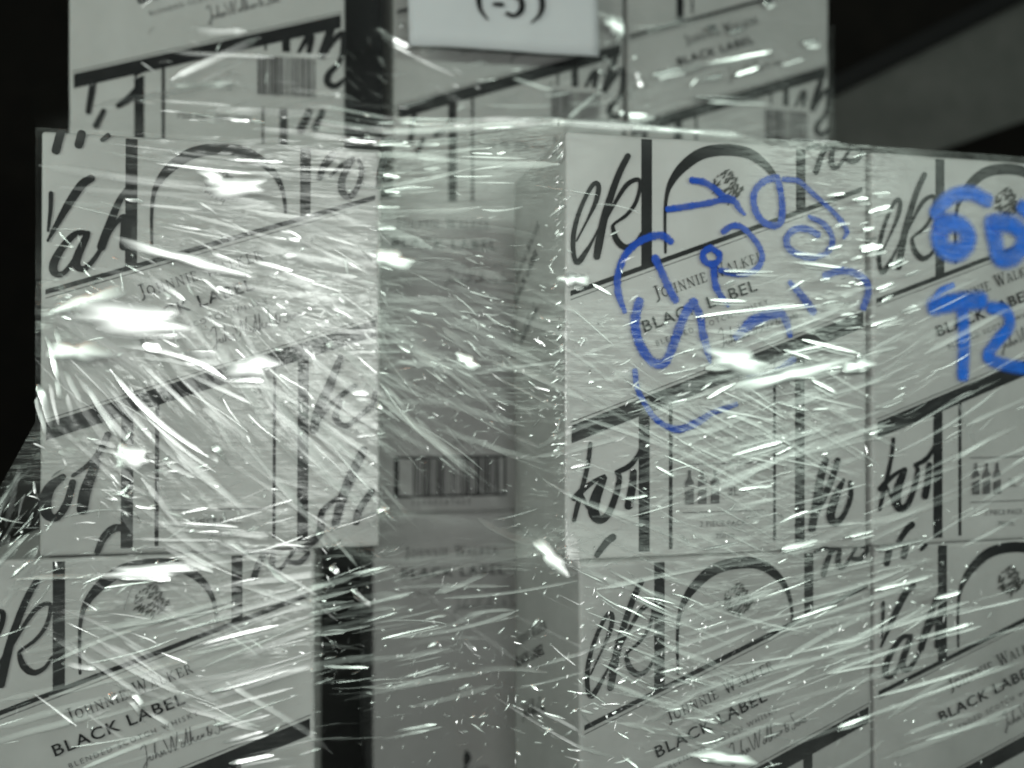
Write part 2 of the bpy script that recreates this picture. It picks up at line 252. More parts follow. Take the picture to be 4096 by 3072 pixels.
 (351.0,-301.9,434.8,-289.2,2.2,0,0),(377.8,-197.9,448.2,-187.2,1.9,0,0),(219.8,358.3,252.5,368.3,5.5,1,0),
 (164.1,360.5,199.5,370.7,5.9,1,0),(194.8,365.3,228.3,377.7,5.0,0,0),(211.4,337.1,301.8,342.2,5.1,1,0),
 (303.0,457.4,315.5,463.3,6.0,1,0),(228.3,420.0,242.8,426.0,5.5,1,0),(257.4,418.2,277.0,425.8,5.5,1,0),
 (123.0,310.9,157.1,312.7,7.1,1,0),(230.7,379.1,311.8,401.2,5.1,1,0),(143.2,363.7,150.6,345.9,4.9,1,0),
 (88.8,258.1,107.7,284.0,5.6,1,0),(111.7,406.6,129.9,410.9,15.4,1,0),(354.7,415.6,375.2,419.9,6.6,1,0),
 (326.8,386.2,354.7,395.7,3.7,0,0),(267.2,369.5,296.8,381.3,5.1,1,0),(-142.8,378.5,-111.4,365.5,6.0,1,0),
 (-139.9,235.0,-119.1,242.1,3.0,0,0),(-105.0,202.1,-85.1,199.0,3.4,1,0),(-80.0,196.7,-58.9,194.6,3.8,0,0),
 (-26.1,194.0,-7.3,191.7,3.5,0,0),(-49.4,240.5,-16.2,233.5,3.8,0,0),(18.0,278.4,51.9,269.4,3.9,0,0),(62.8,317.9,107.1,320.6,3.0,0,0),
 (50.7,233.0,74.7,247.2,3.0,0,0),(-121.5,386.9,-117.6,390.4,4.5,1,0),(-14.9,199.5,-11.4,214.3,2.6,1,0),
 (-76.3,184.9,-40.5,179.1,2.6,0,0),(-12.0,182.3,-4.9,183.3,3.0,1,0),(-105.5,160.7,-63.8,160.3,3.4,1,0),
 (-106.8,173.7,-97.8,172.9,3.4,1,0),(-145.6,230.3,-134.7,230.7,2.4,0,0),(-72.5,176.1,-57.6,174.8,2.6,0,0),
 (-40.5,182.7,11.2,176.6,1.6,0,0),(30.5,177.0,36.1,182.2,2.7,1,0)]
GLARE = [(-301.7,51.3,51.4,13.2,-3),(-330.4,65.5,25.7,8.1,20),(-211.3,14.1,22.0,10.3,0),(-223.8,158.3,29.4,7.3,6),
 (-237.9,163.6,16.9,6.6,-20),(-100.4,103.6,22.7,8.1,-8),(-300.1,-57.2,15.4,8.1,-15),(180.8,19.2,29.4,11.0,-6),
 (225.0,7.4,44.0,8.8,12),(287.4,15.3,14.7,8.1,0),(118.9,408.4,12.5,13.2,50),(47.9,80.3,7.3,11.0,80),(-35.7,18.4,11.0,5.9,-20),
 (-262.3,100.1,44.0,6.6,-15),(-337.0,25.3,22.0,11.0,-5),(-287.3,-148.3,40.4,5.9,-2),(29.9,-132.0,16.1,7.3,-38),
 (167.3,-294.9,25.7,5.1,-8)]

W, D, H = 0.265, 0.178, 0.335      # carton: width, depth, height


# ------------------------------------------------------------------ materials
def new_mat(name):
    m = bpy.data.materials.new(name)
    m.use_nodes = True
    nt = m.node_tree
    nt.nodes.clear()
    out = nt.nodes.new('ShaderNodeOutputMaterial')
    return m, nt, out


def link(nt, a, b):
    nt.links.new(a, b)


def noise(nt, scale, detail=3.0, vec=None, rough=0.5):
    n = nt.nodes.new('ShaderNodeTexNoise')
    n.inputs['Scale'].default_value = scale
    n.inputs['Detail'].default_value = detail
    n.inputs['Roughness'].default_value = rough
    if vec is not None:
        link(nt, vec, n.inputs['Vector'])
    return n.outputs[0]


def ramp(nt, fac, stops):
    r = nt.nodes.new('ShaderNodeValToRGB')
    link(nt, fac, r.inputs[0])
    e = r.color_ramp.elements
    while len(e) < len(stops):
        e.new(0.5)
    for el, (p, c) in zip(e, stops):
        el.position = p
        el.color = (*c, 1) if len(c) == 3 else c
    return r.outputs[0]


def coords(nt, kind='Object'):
    return nt.nodes.new('ShaderNodeTexCoord').outputs[kind]


def mapped(nt, vec, rot=(0, 0, 0), scale=(1, 1, 1)):
    m = nt.nodes.new('ShaderNodeMapping')
    link(nt, vec, m.inputs['Vector'])
    m.inputs['Rotation'].default_value = rot
    m.inputs['Scale'].default_value = scale
    return m.outputs[0]


def board_mat(name, c0, c1, rough=0.5, bump=0.08):
    """coated paper board: two close tones in soft blotches, fine fibre relief"""
    m, nt, out = new_mat(name)
    b = nt.nodes.new('ShaderNodeBsdfPrincipled')
    co = coords(nt)
    tone = noise(nt, 14, 5, co, 0.6)
    hsv = nt.nodes.new('ShaderNodeHueSaturation')
    link(nt, ramp(nt, tone, [(0.3, c0), (0.7, c1)]), hsv.inputs['Color'])
    vr = nt.nodes.new('ShaderNodeMapRange')       # every board batch a little different
    link(nt, nt.nodes.new('ShaderNodeObjectInfo').outputs['Random'], vr.inputs[0])
    vr.inputs['To Min'].default_value = 0.92
    vr.inputs['To Max'].default_value = 1.04
    link(nt, vr.outputs[0], hsv.inputs['Value'])
    link(nt, hsv.outputs[0], b.inputs['Base Color'])
    b.inputs['Roughness'].default_value = rough
    bp = nt.nodes.new('ShaderNodeBump')
    bp.inputs['Strength'].default_value = bump
    bp.inputs['Distance'].default_value = 0.001
    link(nt, noise(nt, 420, 3, co), bp.inputs['Height'])
    link(nt, bp.outputs[0], b.inputs['Normal'])
    link(nt, b.outputs[0], out.inputs[0])
    return m


def ink_mat(name, col, worn=0.12, edge=None):
    """printed ink; 'edge' > 0 lets the ink thin out towards the border of the stroke"""
    m, nt, out = new_mat(name)
    b = nt.nodes.new('ShaderNodeBsdfPrincipled')
    co = coords(nt)
    c1 = tuple(min(1, c + worn * 0.35) for c in col)
    link(nt, ramp(nt, noise(nt, 60, 4, co, 0.65), [(0.42, col), (0.75, c1)]), b.inputs['Base Color'])
    b.inputs['Roughness'].default_value = 0.65
    b.inputs['Specular IOR Level'].default_value = 0.25
    if edge:
        a = nt.nodes.new('ShaderNodeAttribute')
        a.attribute_name = 'edge'
        add = nt.nodes.new('ShaderNodeMath')
        add.operation = 'ADD'
        n2 = nt.nodes.new('ShaderNodeMath')
        n2.operation = 'MULTIPLY'
        n2.inputs[1].default_value = edge[2]
        link(nt, noise(nt, 500, 2, co), n2.inputs[0])
        link(nt, a.outputs['Fac'], add.inputs[0])
        link(nt, n2.outputs[0], add.inputs[1])
        mr = nt.nodes.new('ShaderNodeMapRange')
        mr.inputs['From Min'].default_value = edge[0]
        mr.inputs['From Max'].default_value = edge[1]
        mr.inputs['To Min'].default_value = edge[3]
        mr.inputs['To Max'].default_value = 0
        link(nt, add.outputs[0], mr.inputs[0])
        # uneven pressure: the stroke thins in places
        dn = nt.nodes.new('ShaderNodeMapRange')
        link(nt, noise(nt, 75, 4, co, 0.6), dn.inputs[0])
        dn.inputs['From Min'].default_value = 0.40
        dn.inputs['From Max'].default_value = 0.62
        dn.inputs['To Min'].default_value = 0.72
        dn.inputs['To Max'].default_value = 1.0
        al = nt.nodes.new('ShaderNodeMath')
        al.operation = 'MULTIPLY'
        link(nt, mr.outputs[0], al.inputs[0])
        link(nt, dn.outputs[0], al.inputs[1])
        link(nt, al.outputs[0], b.inputs['Alpha'])
    link(nt, b.outputs[0], out.inputs[0])
    return m


M = {}
M['board'] = board_mat('white_carton_board', (0.47, 0.475, 0.46), (0.57, 0.575, 0.56))
M['ink'] = ink_mat('black_print_ink', (0.011, 0.012, 0.013), 0.03)
M['grey_ink'] = ink_mat('grey_print_ink', (0.09, 0.09, 0.09), 0.25)
M['crest_ink'] = ink_mat('crest_print_ink', (0.045, 0.048, 0.042), 0.2)
M['marker'] = ink_mat('blue_marker_ink', (0.002, 0.075, 0.52), 0.02, (0.75, 1.15, 0.25, 0.97))
M['spray'] = ink_mat('blue_spray_paint', (0.0, 0.175, 0.88), 0.02, (0.50, 1.10, 0.16, 1.0))
M['paper'] = board_mat('white_office_paper', (0.74, 0.76, 0.79), (0.80, 0.82, 0.84), 0.7, 0.04)
M['red_board'] = board_mat('dark_red_board', (0.12, 0.020, 0.028), (0.17, 0.028, 0.036), 0.6)
M['shade_board'] = board_mat('shade_board', (0.035, 0.040, 0.042), (0.055, 0.06, 0.06), 0.6)  # shade of a carton side put into the colour
M['steel'] = board_mat('dark_grey_painted_steel', (0.15, 0.157, 0.142), (0.21, 0.21, 0.195), 0.6, 0.05)
M['black_steel'] = board_mat('black_painted_steel', (0.006, 0.006, 0.006), (0.010, 0.010, 0.010), 0.7)
M['dark_wall'] = board_mat('black_brown_wall', (0.011, 0.009, 0.007), (0.020, 0.016, 0.012), 0.9)
M['concrete'] = board_mat('dark_concrete', (0.05, 0.05, 0.048), (0.08, 0.08, 0.077), 0.8, 0.3)


def film_mat(name, gloss, rough, haze, bump, tint=(0.96, 1.0, 0.97), patchy=False):
    """clear stretch film: mostly see-through, a share of mirror gloss, a little milky haze"""
    m, nt, out = new_mat(name)
    co = coords(nt)
    tr = nt.nodes.new('ShaderNodeBsdfTransparent')
    gl = nt.nodes.new('ShaderNodeBsdfGlossy')
    gl.inputs['Color'].default_value = (*tint, 1)
    gl.inputs['Roughness'].default_value = rough
    df = nt.nodes.new('ShaderNodeBsdfDiffuse')
    df.inputs['Color'].default_value = (0.85, 0.87, 0.85, 1)
    # fine drawn-out creases, stretched along a few directions
    hs = None
    for k, (ang, s0, s1) in enumerate(((-0.10, 14, 260), (-0.62, 22, 300), (0.30, 16, 320))):
        v = mapped(nt, co, (0, ang, 0), (s0, 60, s1))
        n = noise(nt, 1.0, 3, v, 0.55)
        # each pull shows only in patches
        pm = nt.nodes.new('ShaderNodeMapRange')
        link(nt, noise(nt, 11 + 3 * k, 2, mapped(nt, co, (0, 0, 0.7 * k), (1, 1, 1.3)), 0.5), pm.inputs[0])
        pm.inputs['From Min'].default_value = 0.47
        pm.inputs['From Max'].default_value = 0.66
        pk = nt.nodes.new('ShaderNodeMath')
        pk.operation = 'MULTIPLY'
        link(nt, n, pk.inputs[0])
        link(nt, pm.outputs[0], pk.inputs[1])
        n = pk.outputs[0]
        if hs is None:
            hs = n
        else:
            a = nt.nodes.new('ShaderNodeMath')
            a.operation = 'ADD'
            link(nt, hs, a.inputs[0])
            link(nt, n, a.inputs[1])
            hs = a.outputs[0]
    bp = nt.nodes.new('ShaderNodeBump')
    bp.inputs['Strength'].default_value = bump
    bp.inputs['Distance'].default_value = 0.004
    # crushed cells, faceted like crumpled cellophane
    vo = nt.nodes.new('ShaderNodeTexVoronoi')
    vo.feature = 'F1'
    vo.inputs['Scale'].default_value = 1.0
    wv = nt.nodes.new('ShaderNodeVectorMath')
    wv.operation = 'ADD'
    nz_ = nt.nodes.new('ShaderNodeTexNoise')
    nz_.inputs['Scale'].default_value = 1.6
    link(nt, mapped(nt, co, (0, -0.35, 0), (60, 60, 135)), wv.inputs[0])
    link(nt, wv.outputs[0], vo.inputs['Vector'])
    link(nt, mapped(nt, co, (0, 0, 0), (40, 40, 40)), nz_.inputs['Vector'])
    link(nt, nz_.outputs['Color'], wv.inputs[1])
    vm = nt.nodes.new('ShaderNodeMath')
    vm.operation = 'MULTIPLY_ADD'
    vm.inputs[1].default_value = 0.40
    link(nt, vo.outputs['Distance'], vm.inputs[0])
    link(nt, hs, vm.inputs[2])
    hs = vm.outputs[0]
    crumple_shine = None
    if patchy:                      # how crumpled the sheet is here: 0 taut and clear, 1 crushed
        at_ = nt.nodes.new('ShaderNodeAttribute')
        at_.attribute_name = 'crumple_shine'
        crumple_shine = at_.outputs['Fac']

    def times(sock):
        if crumple_shine is None:
            return sock
        mu = nt.nodes.new('ShaderNodeMath')
        mu.operation = 'MULTIPLY'
        link(nt, sock, mu.inputs[0])
        link(nt, crumple_shine, mu.inputs[1])
        return mu.outputs[0]
    hs = times(hs)
    link(nt, hs, bp.inputs['Height'])
    link(nt, bp.outputs[0], gl.inputs['Normal'])
    mx = nt.nodes.new('ShaderNodeMixShader')
    g = nt.nodes.new('ShaderNodeMapRange')
    link(nt, noise(nt, 22, 4, co, 0.6), g.inputs[0])
    g.inputs['From Min'].default_value = 0.3
    g.inputs['From Max'].default_value = 0.7
    g.inputs['To Min'].default_value = gloss * 0.5
    g.inputs['To Max'].default_value = gloss * 1.4
    link(nt, times(g.outputs[0]), mx.inputs[0])
    link(nt, tr.outputs[0], mx.inputs[1])
    link(nt, gl.outputs[0], mx.inputs[2])
    mh = nt.nodes.new('ShaderNodeMixShader')
    h = nt.nodes.new('ShaderNodeMapRange')
    link(nt, noise(nt, 9, 5, mapped(nt, co, (0, -0.3, 0), (1, 1, 2.5)), 0.65), h.inputs[0])
    h.inputs['From Min'].default_value = 0.35
    h.inputs['From Max'].default_value = 0.72
    h.inputs['To Min'].default_value = haze * 0.2
    h.inputs['To Max'].default_value = haze * 1.8
    link(nt, times(h.outputs[0]), mh.inputs[0])
    link(nt, mx.outputs[0], mh.inputs[1])
    link(nt, df.outputs[0], mh.inputs[2])
    link(nt, mh.outputs[0], out.inputs[0])
    return m


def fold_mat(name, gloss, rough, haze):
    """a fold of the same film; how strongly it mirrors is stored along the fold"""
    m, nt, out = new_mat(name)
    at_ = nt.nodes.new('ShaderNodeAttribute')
    at_.attribute_name = 'crumple_shine'  # on folds it holds the highlight strength
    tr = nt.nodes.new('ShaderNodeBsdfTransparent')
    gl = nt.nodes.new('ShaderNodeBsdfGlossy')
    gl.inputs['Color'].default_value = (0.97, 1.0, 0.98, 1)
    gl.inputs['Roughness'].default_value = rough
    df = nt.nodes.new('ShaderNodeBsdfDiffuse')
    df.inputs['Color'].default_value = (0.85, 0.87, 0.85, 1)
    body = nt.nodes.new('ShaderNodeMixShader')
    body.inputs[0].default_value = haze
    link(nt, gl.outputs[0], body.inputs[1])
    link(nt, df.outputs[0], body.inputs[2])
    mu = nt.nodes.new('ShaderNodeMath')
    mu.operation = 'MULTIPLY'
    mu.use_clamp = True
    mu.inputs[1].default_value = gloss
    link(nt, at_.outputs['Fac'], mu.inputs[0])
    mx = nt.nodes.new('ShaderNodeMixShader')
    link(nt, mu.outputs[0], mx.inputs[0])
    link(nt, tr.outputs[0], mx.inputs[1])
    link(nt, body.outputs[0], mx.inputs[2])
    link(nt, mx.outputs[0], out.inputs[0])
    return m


M['film'] = film_mat('clear_stretch_film', 0.105, 0.29, 0.030, 0.45, patchy=True)
M['pleat'] = fold_mat('film_pleat', 0.52, 0.34, 0.12)
M['pleat_hard'] = fold_mat('film_pleat_tight', 0.78, 0.25, 0.10)
M['glare'] = fold_mat('glare_pocket', 0.80, 0.36, 0.10)


# ------------------------------------------------------------------ small helpers
def add_obj(name, me, mat, parent=None, loc=None):
    if mat is not None and not me.materials:
        me.materials.append(mat)
    o = bpy.data.objects.new(name, me)
    COL.objects.link(o)
    if parent is not None:
        o.parent = parent
    if loc is not None:
        o.location = loc
    return o


def thing(name, label, cat, loc, rot=(0, 0, 0), group=None):
    o = bpy.data.objects.new(name, None)
    COL.objects.link(o)
    o.empty_display_size = 0.03
    o.location, o.rotation_euler = loc, rot
    tag(o, label, cat, group)
    return o


def tag(o, label, cat, group=None):
    o['label'], o['category'] = label, cat
    if group:
        o['group'] = group
    return o


def box_mesh(name, x0, x1, y0, y1, z0, z1, bevel=0.002):
    bm = bmesh.new()
    bmesh.ops.create_cube(bm, size=1)
    for v in bm.verts:
        v.co = Vector(((x0 + x1) / 2 + v.co.x * (x1 - x0), (y0 + y1) / 2 + v.co.y * (y1 - y0),
                       (z0 + z1) / 2 + v.co.z * (z1 - z0)))
    if bevel:
        bmesh.ops.bevel(bm, geom=bm.edges[:], offset=bevel, segments=2, affect='EDGES', profile=0.5)
    me = bpy.data.meshes.new(name)
    bm.to_mesh(me)
    bm.free()
    for p in me.polygons:
        p.use_smooth = False
    return me


def spline(pts, step):
    """Catmull-Rom through (x, z, w) points"""
    P = np.array(pts, float)
    if len(P) == 2:
        n = max(2, int(np.hypot(*(P[1] - P[0])[:2]) / step) + 1)
        t = np.linspace(0, 1, n)[:, None]
        return P[0] * (1 - t) + P[1] * t
    Q = np.vstack([2 * P[0] - P[1], P, 2 * P[-1] - P[-2]])
    out = []
    for i in range(1, len(Q) - 2):
        a, b, c, d = Q[i - 1], Q[i], Q[i + 1], Q[i + 2]
        n = max(2, int(np.hypot(*(c - b)[:2]) / step) + 1)
        for t in np.linspace(0, 1, n, endpoint=False):
            out.append(0.5 * (2 * b + (c - a) * t + (2 * a - 5 * b + 4 * c - d) * t * t + (3 * b - a - 3 * c + d) * t ** 3))
    out.append(P[-1])
    return np.array(out)


class Flat:
    """collects flat print on a carton face; x, z in millimetres, y is the lift towards the viewer"""

    def __init__(self):
        self.v, self.f, self.e, self.g = [], [], [], []
        self.lift = 0.30
        self.piece = 0
        self.hold = False      # True while strokes belong to one letter

    def next(self):
        if not self.hold:
            self.piece += 1

    def poly(self, pts):
        self.lift += 0.012
        k = len(self.v)
        for x, z in pts:
            self.v.append((x / 1000, -self.lift / 1000, z / 1000))
            self.e.append(0.0)
        self.f.append(tuple(range(k, k + len(pts))))
        self.next()
        self.g.append(self.piece)

    def rect(self, x0, x1, z0, z1):
        self.poly([(x0, z0), (x1, z0), (x1, z1), (x0, z1)])

    def stroke(self, pts, step=1.6, lanes=2, jit=0.0):
        self.next()
        self.lift += 0.012
        P = spline(pts, step)
        n = len(P)
        d = np.gradient(P[:, :2], axis=0)
        d /= np.maximum(np.linalg.norm(d, axis=1), 1e-6)[:, None]
        nrm = np.stack([-d[:, 1], d[:, 0]], 1)
        rows = []
        # rounded ends
        w0, w1 = P[0, 2] / 2, P[-1, 2] / 2
        for a in (0.95, 0.7, 0.35):
            rows.append((P[0, :2] - d[0] * w0 * a, nrm[0], 2 * w0 * math.sqrt(1 - a * a), a))
        for i in range(n):
            rows.append((P[i, :2], nrm[i], P[i, 2] * (1 + jit * random.uniform(-1, 1)), 0))
        for a in (0.35, 0.7, 0.95):
            rows.append((P[-1, :2] + d[-1] * w1 * a, nrm[-1], 2 * w1 * math.sqrt(1 - a * a), a))
        k = len(self.v)
        L = lanes + 1
        for i, (c, nn, w, cap) in enumerate(rows):
            lf = self.lift + 0.06 * i / len(rows)
            for j in range(L):
                s = j / lanes * 2 - 1
                q = c + nn * w * 0.5 * s
                self.v.append((q[0] / 1000, -lf / 1000, q[1] / 1000))
                self.e.append(max(abs(s), cap))
        for i in range(len(rows) - 1):
            for j in range(lanes):
                a = k + i * L + j
                self.f.append((a, a + L, a + L + 1, a + 1))
                self.g.append(self.piece)

    def text(self, s, x, z, size, ang=0.0, stretch=1.0, bold=0.0, space=1.0, align='LEFT'):
        self.lift += 0.012
        cu = bpy.data.curves.new('tmp_text', 'FONT')
        cu.body, cu.size, cu.offset = s, size, bold
        cu.space_character = space
        cu.resolution_u = 3
        cu.align_x = align
        ob = bpy.data.objects.new('tmp_text', cu)
        me = bpy.data.meshes.new_from_object(ob)
        ca, sa = math.cos(ang), math.sin(ang)
        k = len(self.v)
        for v in me.vertices:
            px, pz = v.co.x * stretch, v.co.y
            self.v.append(((x + px * ca - pz * sa) / 1000, -self.lift / 1000, (z + px * sa + pz * ca) / 1000))
            self.e.append(0.0)
        # every connected outline is one letter
        up = list(range(len(me.vertices)))

        def find(i):
            while up[i] != i:
                up[i] = up[up[i]]
                i = up[i]
            return i
        for e in me.edges:
            up[find(e.vertices[0])] = find(e.vertices[1])
        ids = {}
        for p in me.polygons:
            self.f.append(tuple(k + i for i in p.vertices))
            r = find(p.vertices[0])
            if r not in ids:
                self.next()
                ids[r] = self.piece
            self.g.append(ids[r])
        bpy.data.objects.remove(ob)
        bpy.data.curves.remove(cu)
        bpy.data.meshes.remove(me)

    def serif(self, s, x, z, size, ang, small=0.74, space=0.17):
        """roman capitals, the first letter of each word tall and the rest small"""
        ca, sa = math.cos(ang), math.sin(ang)
        cx = 0.0
        first = True
        for ch in s:
            if ch == ' ':
                cx += 0.45 * size
                first = True
                continue
            wd, strokes = ROMAN[ch]
            sc = size * (1.0 if first else small)
            first = False
            self.next()
            self.hold = True
            for th, pts in strokes:
                self.stroke([(x + (cx + px * sc) * ca - pz * sc * sa, z + (cx + px * sc) * sa + pz * sc * ca, th * sc)
                             for px, pz in pts], step=size * 0.25)
            self.hold = False
            cx += wd * sc + space * size
        return cx

    def script(self, lines, x, z, size, ang, pen):
        ca, sa = math.cos(ang), math.sin(ang)
        for pts in lines:
            self.stroke([(x + px * size * ca - pz * size * sa, z + px * size * sa + pz * size * ca, pen) for px, pz in pts],
                        step=size * 0.12)

    def pieces(self, name, y_extra=0.0):
        out = []
        by = {}
        for f_, g_ in zip(self.f, self.g):
            by.setdefault(g_, []).append(f_)
        for g_ in sorted(by):
            used = sorted({i for f_ in by[g_] for i in f_})
            new = {i: k for k, i in enumerate(used)}
            s = Flat()
            s.v, s.e = [self.v[i] for i in used], [self.e[i] for i in used]
            s.f = [tuple(new[i] for i in f_) for f_ in by[g_]]
            out.append(s.mesh(name, y_extra))
        return out

    def mesh(self, name, y_extra=0.0):
        me = bpy.data.meshes.new(name)
        me.from_pydata([(a, b - y_extra, c) for a, b, c in self.v], [], self.f)
        at = me.attributes.new('edge', 'FLOAT', 'POINT')
        at.data.foreach_set('value', self.e)
        me.update()
        return me


K, k_ = 0.12, 0.065                # heavy and light strokes of the roman capitals
ROMAN = {
    'J': (0.42, [(K, [(0.28, 1), (0.28, 0.1), (0.2, -0.1), (0.05, -0.16)]), (k_, [(0.1, 1), (0.45, 1)])]),
    'O': (0.80, [(K, [(0.08, 0.5), (0.13, 0.8), (0.4, 0.98)]), (K, [(0.08, 0.5), (0.13, 0.2), (0.4, 0.02)]),
                 (K, [(0.72, 0.5), (0.67, 0.8), (0.4, 0.98)]), (K, [(0.72, 0.5), (0.67, 0.2), (0.4, 0.02)])]),
    'H': (0.78, [(K, [(0.14, 0), (0.14, 1)]), (K, [(0.64, 0), (0.64, 1)]), (k_, [(0.14, 0.5), (0.64, 0.5)]),
                 (k_, [(0, 0.02), (0.28, 0.02)]), (k_, [(0.5, 0.02), (0.78, 0.02)]), (k_, [(0, 0.98), (0.28, 0.98)]), (k_, [(0.5, 0.98), (0.78, 0.98)])]),
    'N': (0.80, [(k_, [(0.12, 0), (0.12, 1)]), (K, [(0.12, 1), (0.68, 0)]), (k_, [(0.68, 0), (0.68, 1)]), (k_, [(0, 0.02), (0.25, 0.02)]), (k_, [(0.55, 0.98), (0.8, 0.98)])]),
    'I': (0.30, [(K, [(0.15, 0), (0.15, 1)]), (k_, [(0, 0.02), (0.3, 0.02)]), (k_, [(0, 0.98), (0.3, 0.98)])]),
    'E': (0.62, [(K, [(0.14, 0), (0.14, 1)]), (k_, [(0, 0.02), (0.58, 0.02), (0.6, 0.2)]), (k_, [(0, 0.98), (0.55, 0.98), (0.57, 0.8)]), (k_, [(0.14, 0.52), (0.45, 0.52)])]),
    'W': (1.05, [(K, [(0.08, 1), (0.33, 0)]), (k_, [(0.33, 0), (0.52, 0.9)]), (K, [(0.5, 1), (0.75, 0)]), (k_, [(0.75, 0), (0.98, 1)]), (k_, [(0, 0.98), (0.22, 0.98)]), (k_, [(0.85, 0.98), (1.05, 0.98)])]),
    'A': (0.80, [(k_, [(0.1, 0), (0.4, 1)]), (K, [(0.4, 1), (0.7, 0)]), (k_, [(0.2, 0.34), (0.58, 0.34)]), (k_, [(0, 0.02), (0.22, 0.02)]), (k_, [(0.56, 0.02), (0.84, 0.02)])]),
    'L': (0.60, [(K, [(0.14, 0), (0.14, 1)]), (k_, [(0, 0.02), (0.56, 0.02), (0.6, 0.22)]), (k_, [(0, 0.98), (0.28, 0.98)])]),
    'K': (0.78, [(K, [(0.14, 0), (0.14, 1)]), (k_, [(0.62, 0.98), (0.16, 0.45)]), (K, [(0.3, 0.58), (0.7, 0)]), (k_, [(0, 0.02), (0.28, 0.02)]), (k_, [(0.5, 0.98), (0.74, 0.98)])]),
    'R': (0.72, [(K, [(0.14, 0), (0.14, 1)]), (k_, [(0.14, 0.98), (0.42, 0.98), (0.54, 0.75), (0.42, 0.52), (0.14, 0.5)]), (K, [(0.36, 0.5), (0.68, 0)]), (k_, [(0, 0.02), (0.28, 0.02)])]),
}
# the founder's signature, one run of pen strokes; unit = height of a tall letter
SIGN = [[(0.10, 0.78), (0.30, 0.95), (0.38, 0.85), (0.22, 0.20), (0.02, -0.25), (-0.08, -0.15), (0.20, 0.10), (0.42, 0.28), (0.36, 0.08), (0.50, 0.05), (0.56, 0.28)],
        [(0.62, 0.05), (0.86, 0.85), (0.70, 0.40), (0.66, 0.05), (0.78, 0.30), (0.84, 0.05), (0.92, 0.05), (0.98, 0.32), (1.02, 0.05), (1.12, 0.30), (1.16, 0.05)],
        [(1.30, 0.80), (1.40, 0.02), (1.72, 0.85), (1.66, 0.02), (2.05, 0.90)],
        [(2.10, 0.28), (1.98, 0.10), (2.10, 0.03), (2.20, 0.28), (2.18, 0.05), (2.32, 0.40), (2.52, 0.90), (2.36, 0.10), (2.46, 0.05), (2.62, 0.55), (2.74, 0.90), (2.52, 0.05)],
        [(2.56, 0.20), (2.74, 0.34), (2.64, 0.18), (2.78, 0.05), (2.90, 0.25), (2.98, 0.28), (2.88, 0.08), (3.05, 0.08), (3.14, 0.30), (3.16, 0.10), (3.24, 0.28)],
        [(3.62, 0.10), (3.45, 0.40), (3.56, 0.55), (3.42, 0.10), (3.55, 0.05), (3.70, 0.35)],
        [(4.20, 0.80), (4.00, 0.85), (4.02, 0.55), (4.08, 0.20), (3.90, -0.05), (3.80, 0.10)],
        [(4.22, 0.28), (4.14, 0.08), (4.28, 0.05), (4.34, 0.28), (4.40, 0.05), (4.50, 0.30), (4.54, 0.05), (4.66, 0.30), (4.74, 0.10), (4.62, 0.02)]]


# ------------------------------------------------------------------ the printed front of a carton
ANG = math.atan(0.365)
ARCH = [(82.9, 243.1, 2.2), (82.5, 271, 2.5), (84.1, 289, 3.4), (88.9, 301, 5.8), (98, 312.2, 8.2), (111.5, 322.4, 9.3), (126.3, 327, 9.4),
        (143.7, 328, 9.4), (157.5, 325.5, 8.9), (168.9, 318.5, 7.3), (177.8, 309.7, 5.5), (183.5, 299, 4.0), (186.1, 287.2, 2.9), (186.7, 279, 2.6)]


def line_z(x, base, slope=0.365):
    return base + slope * x


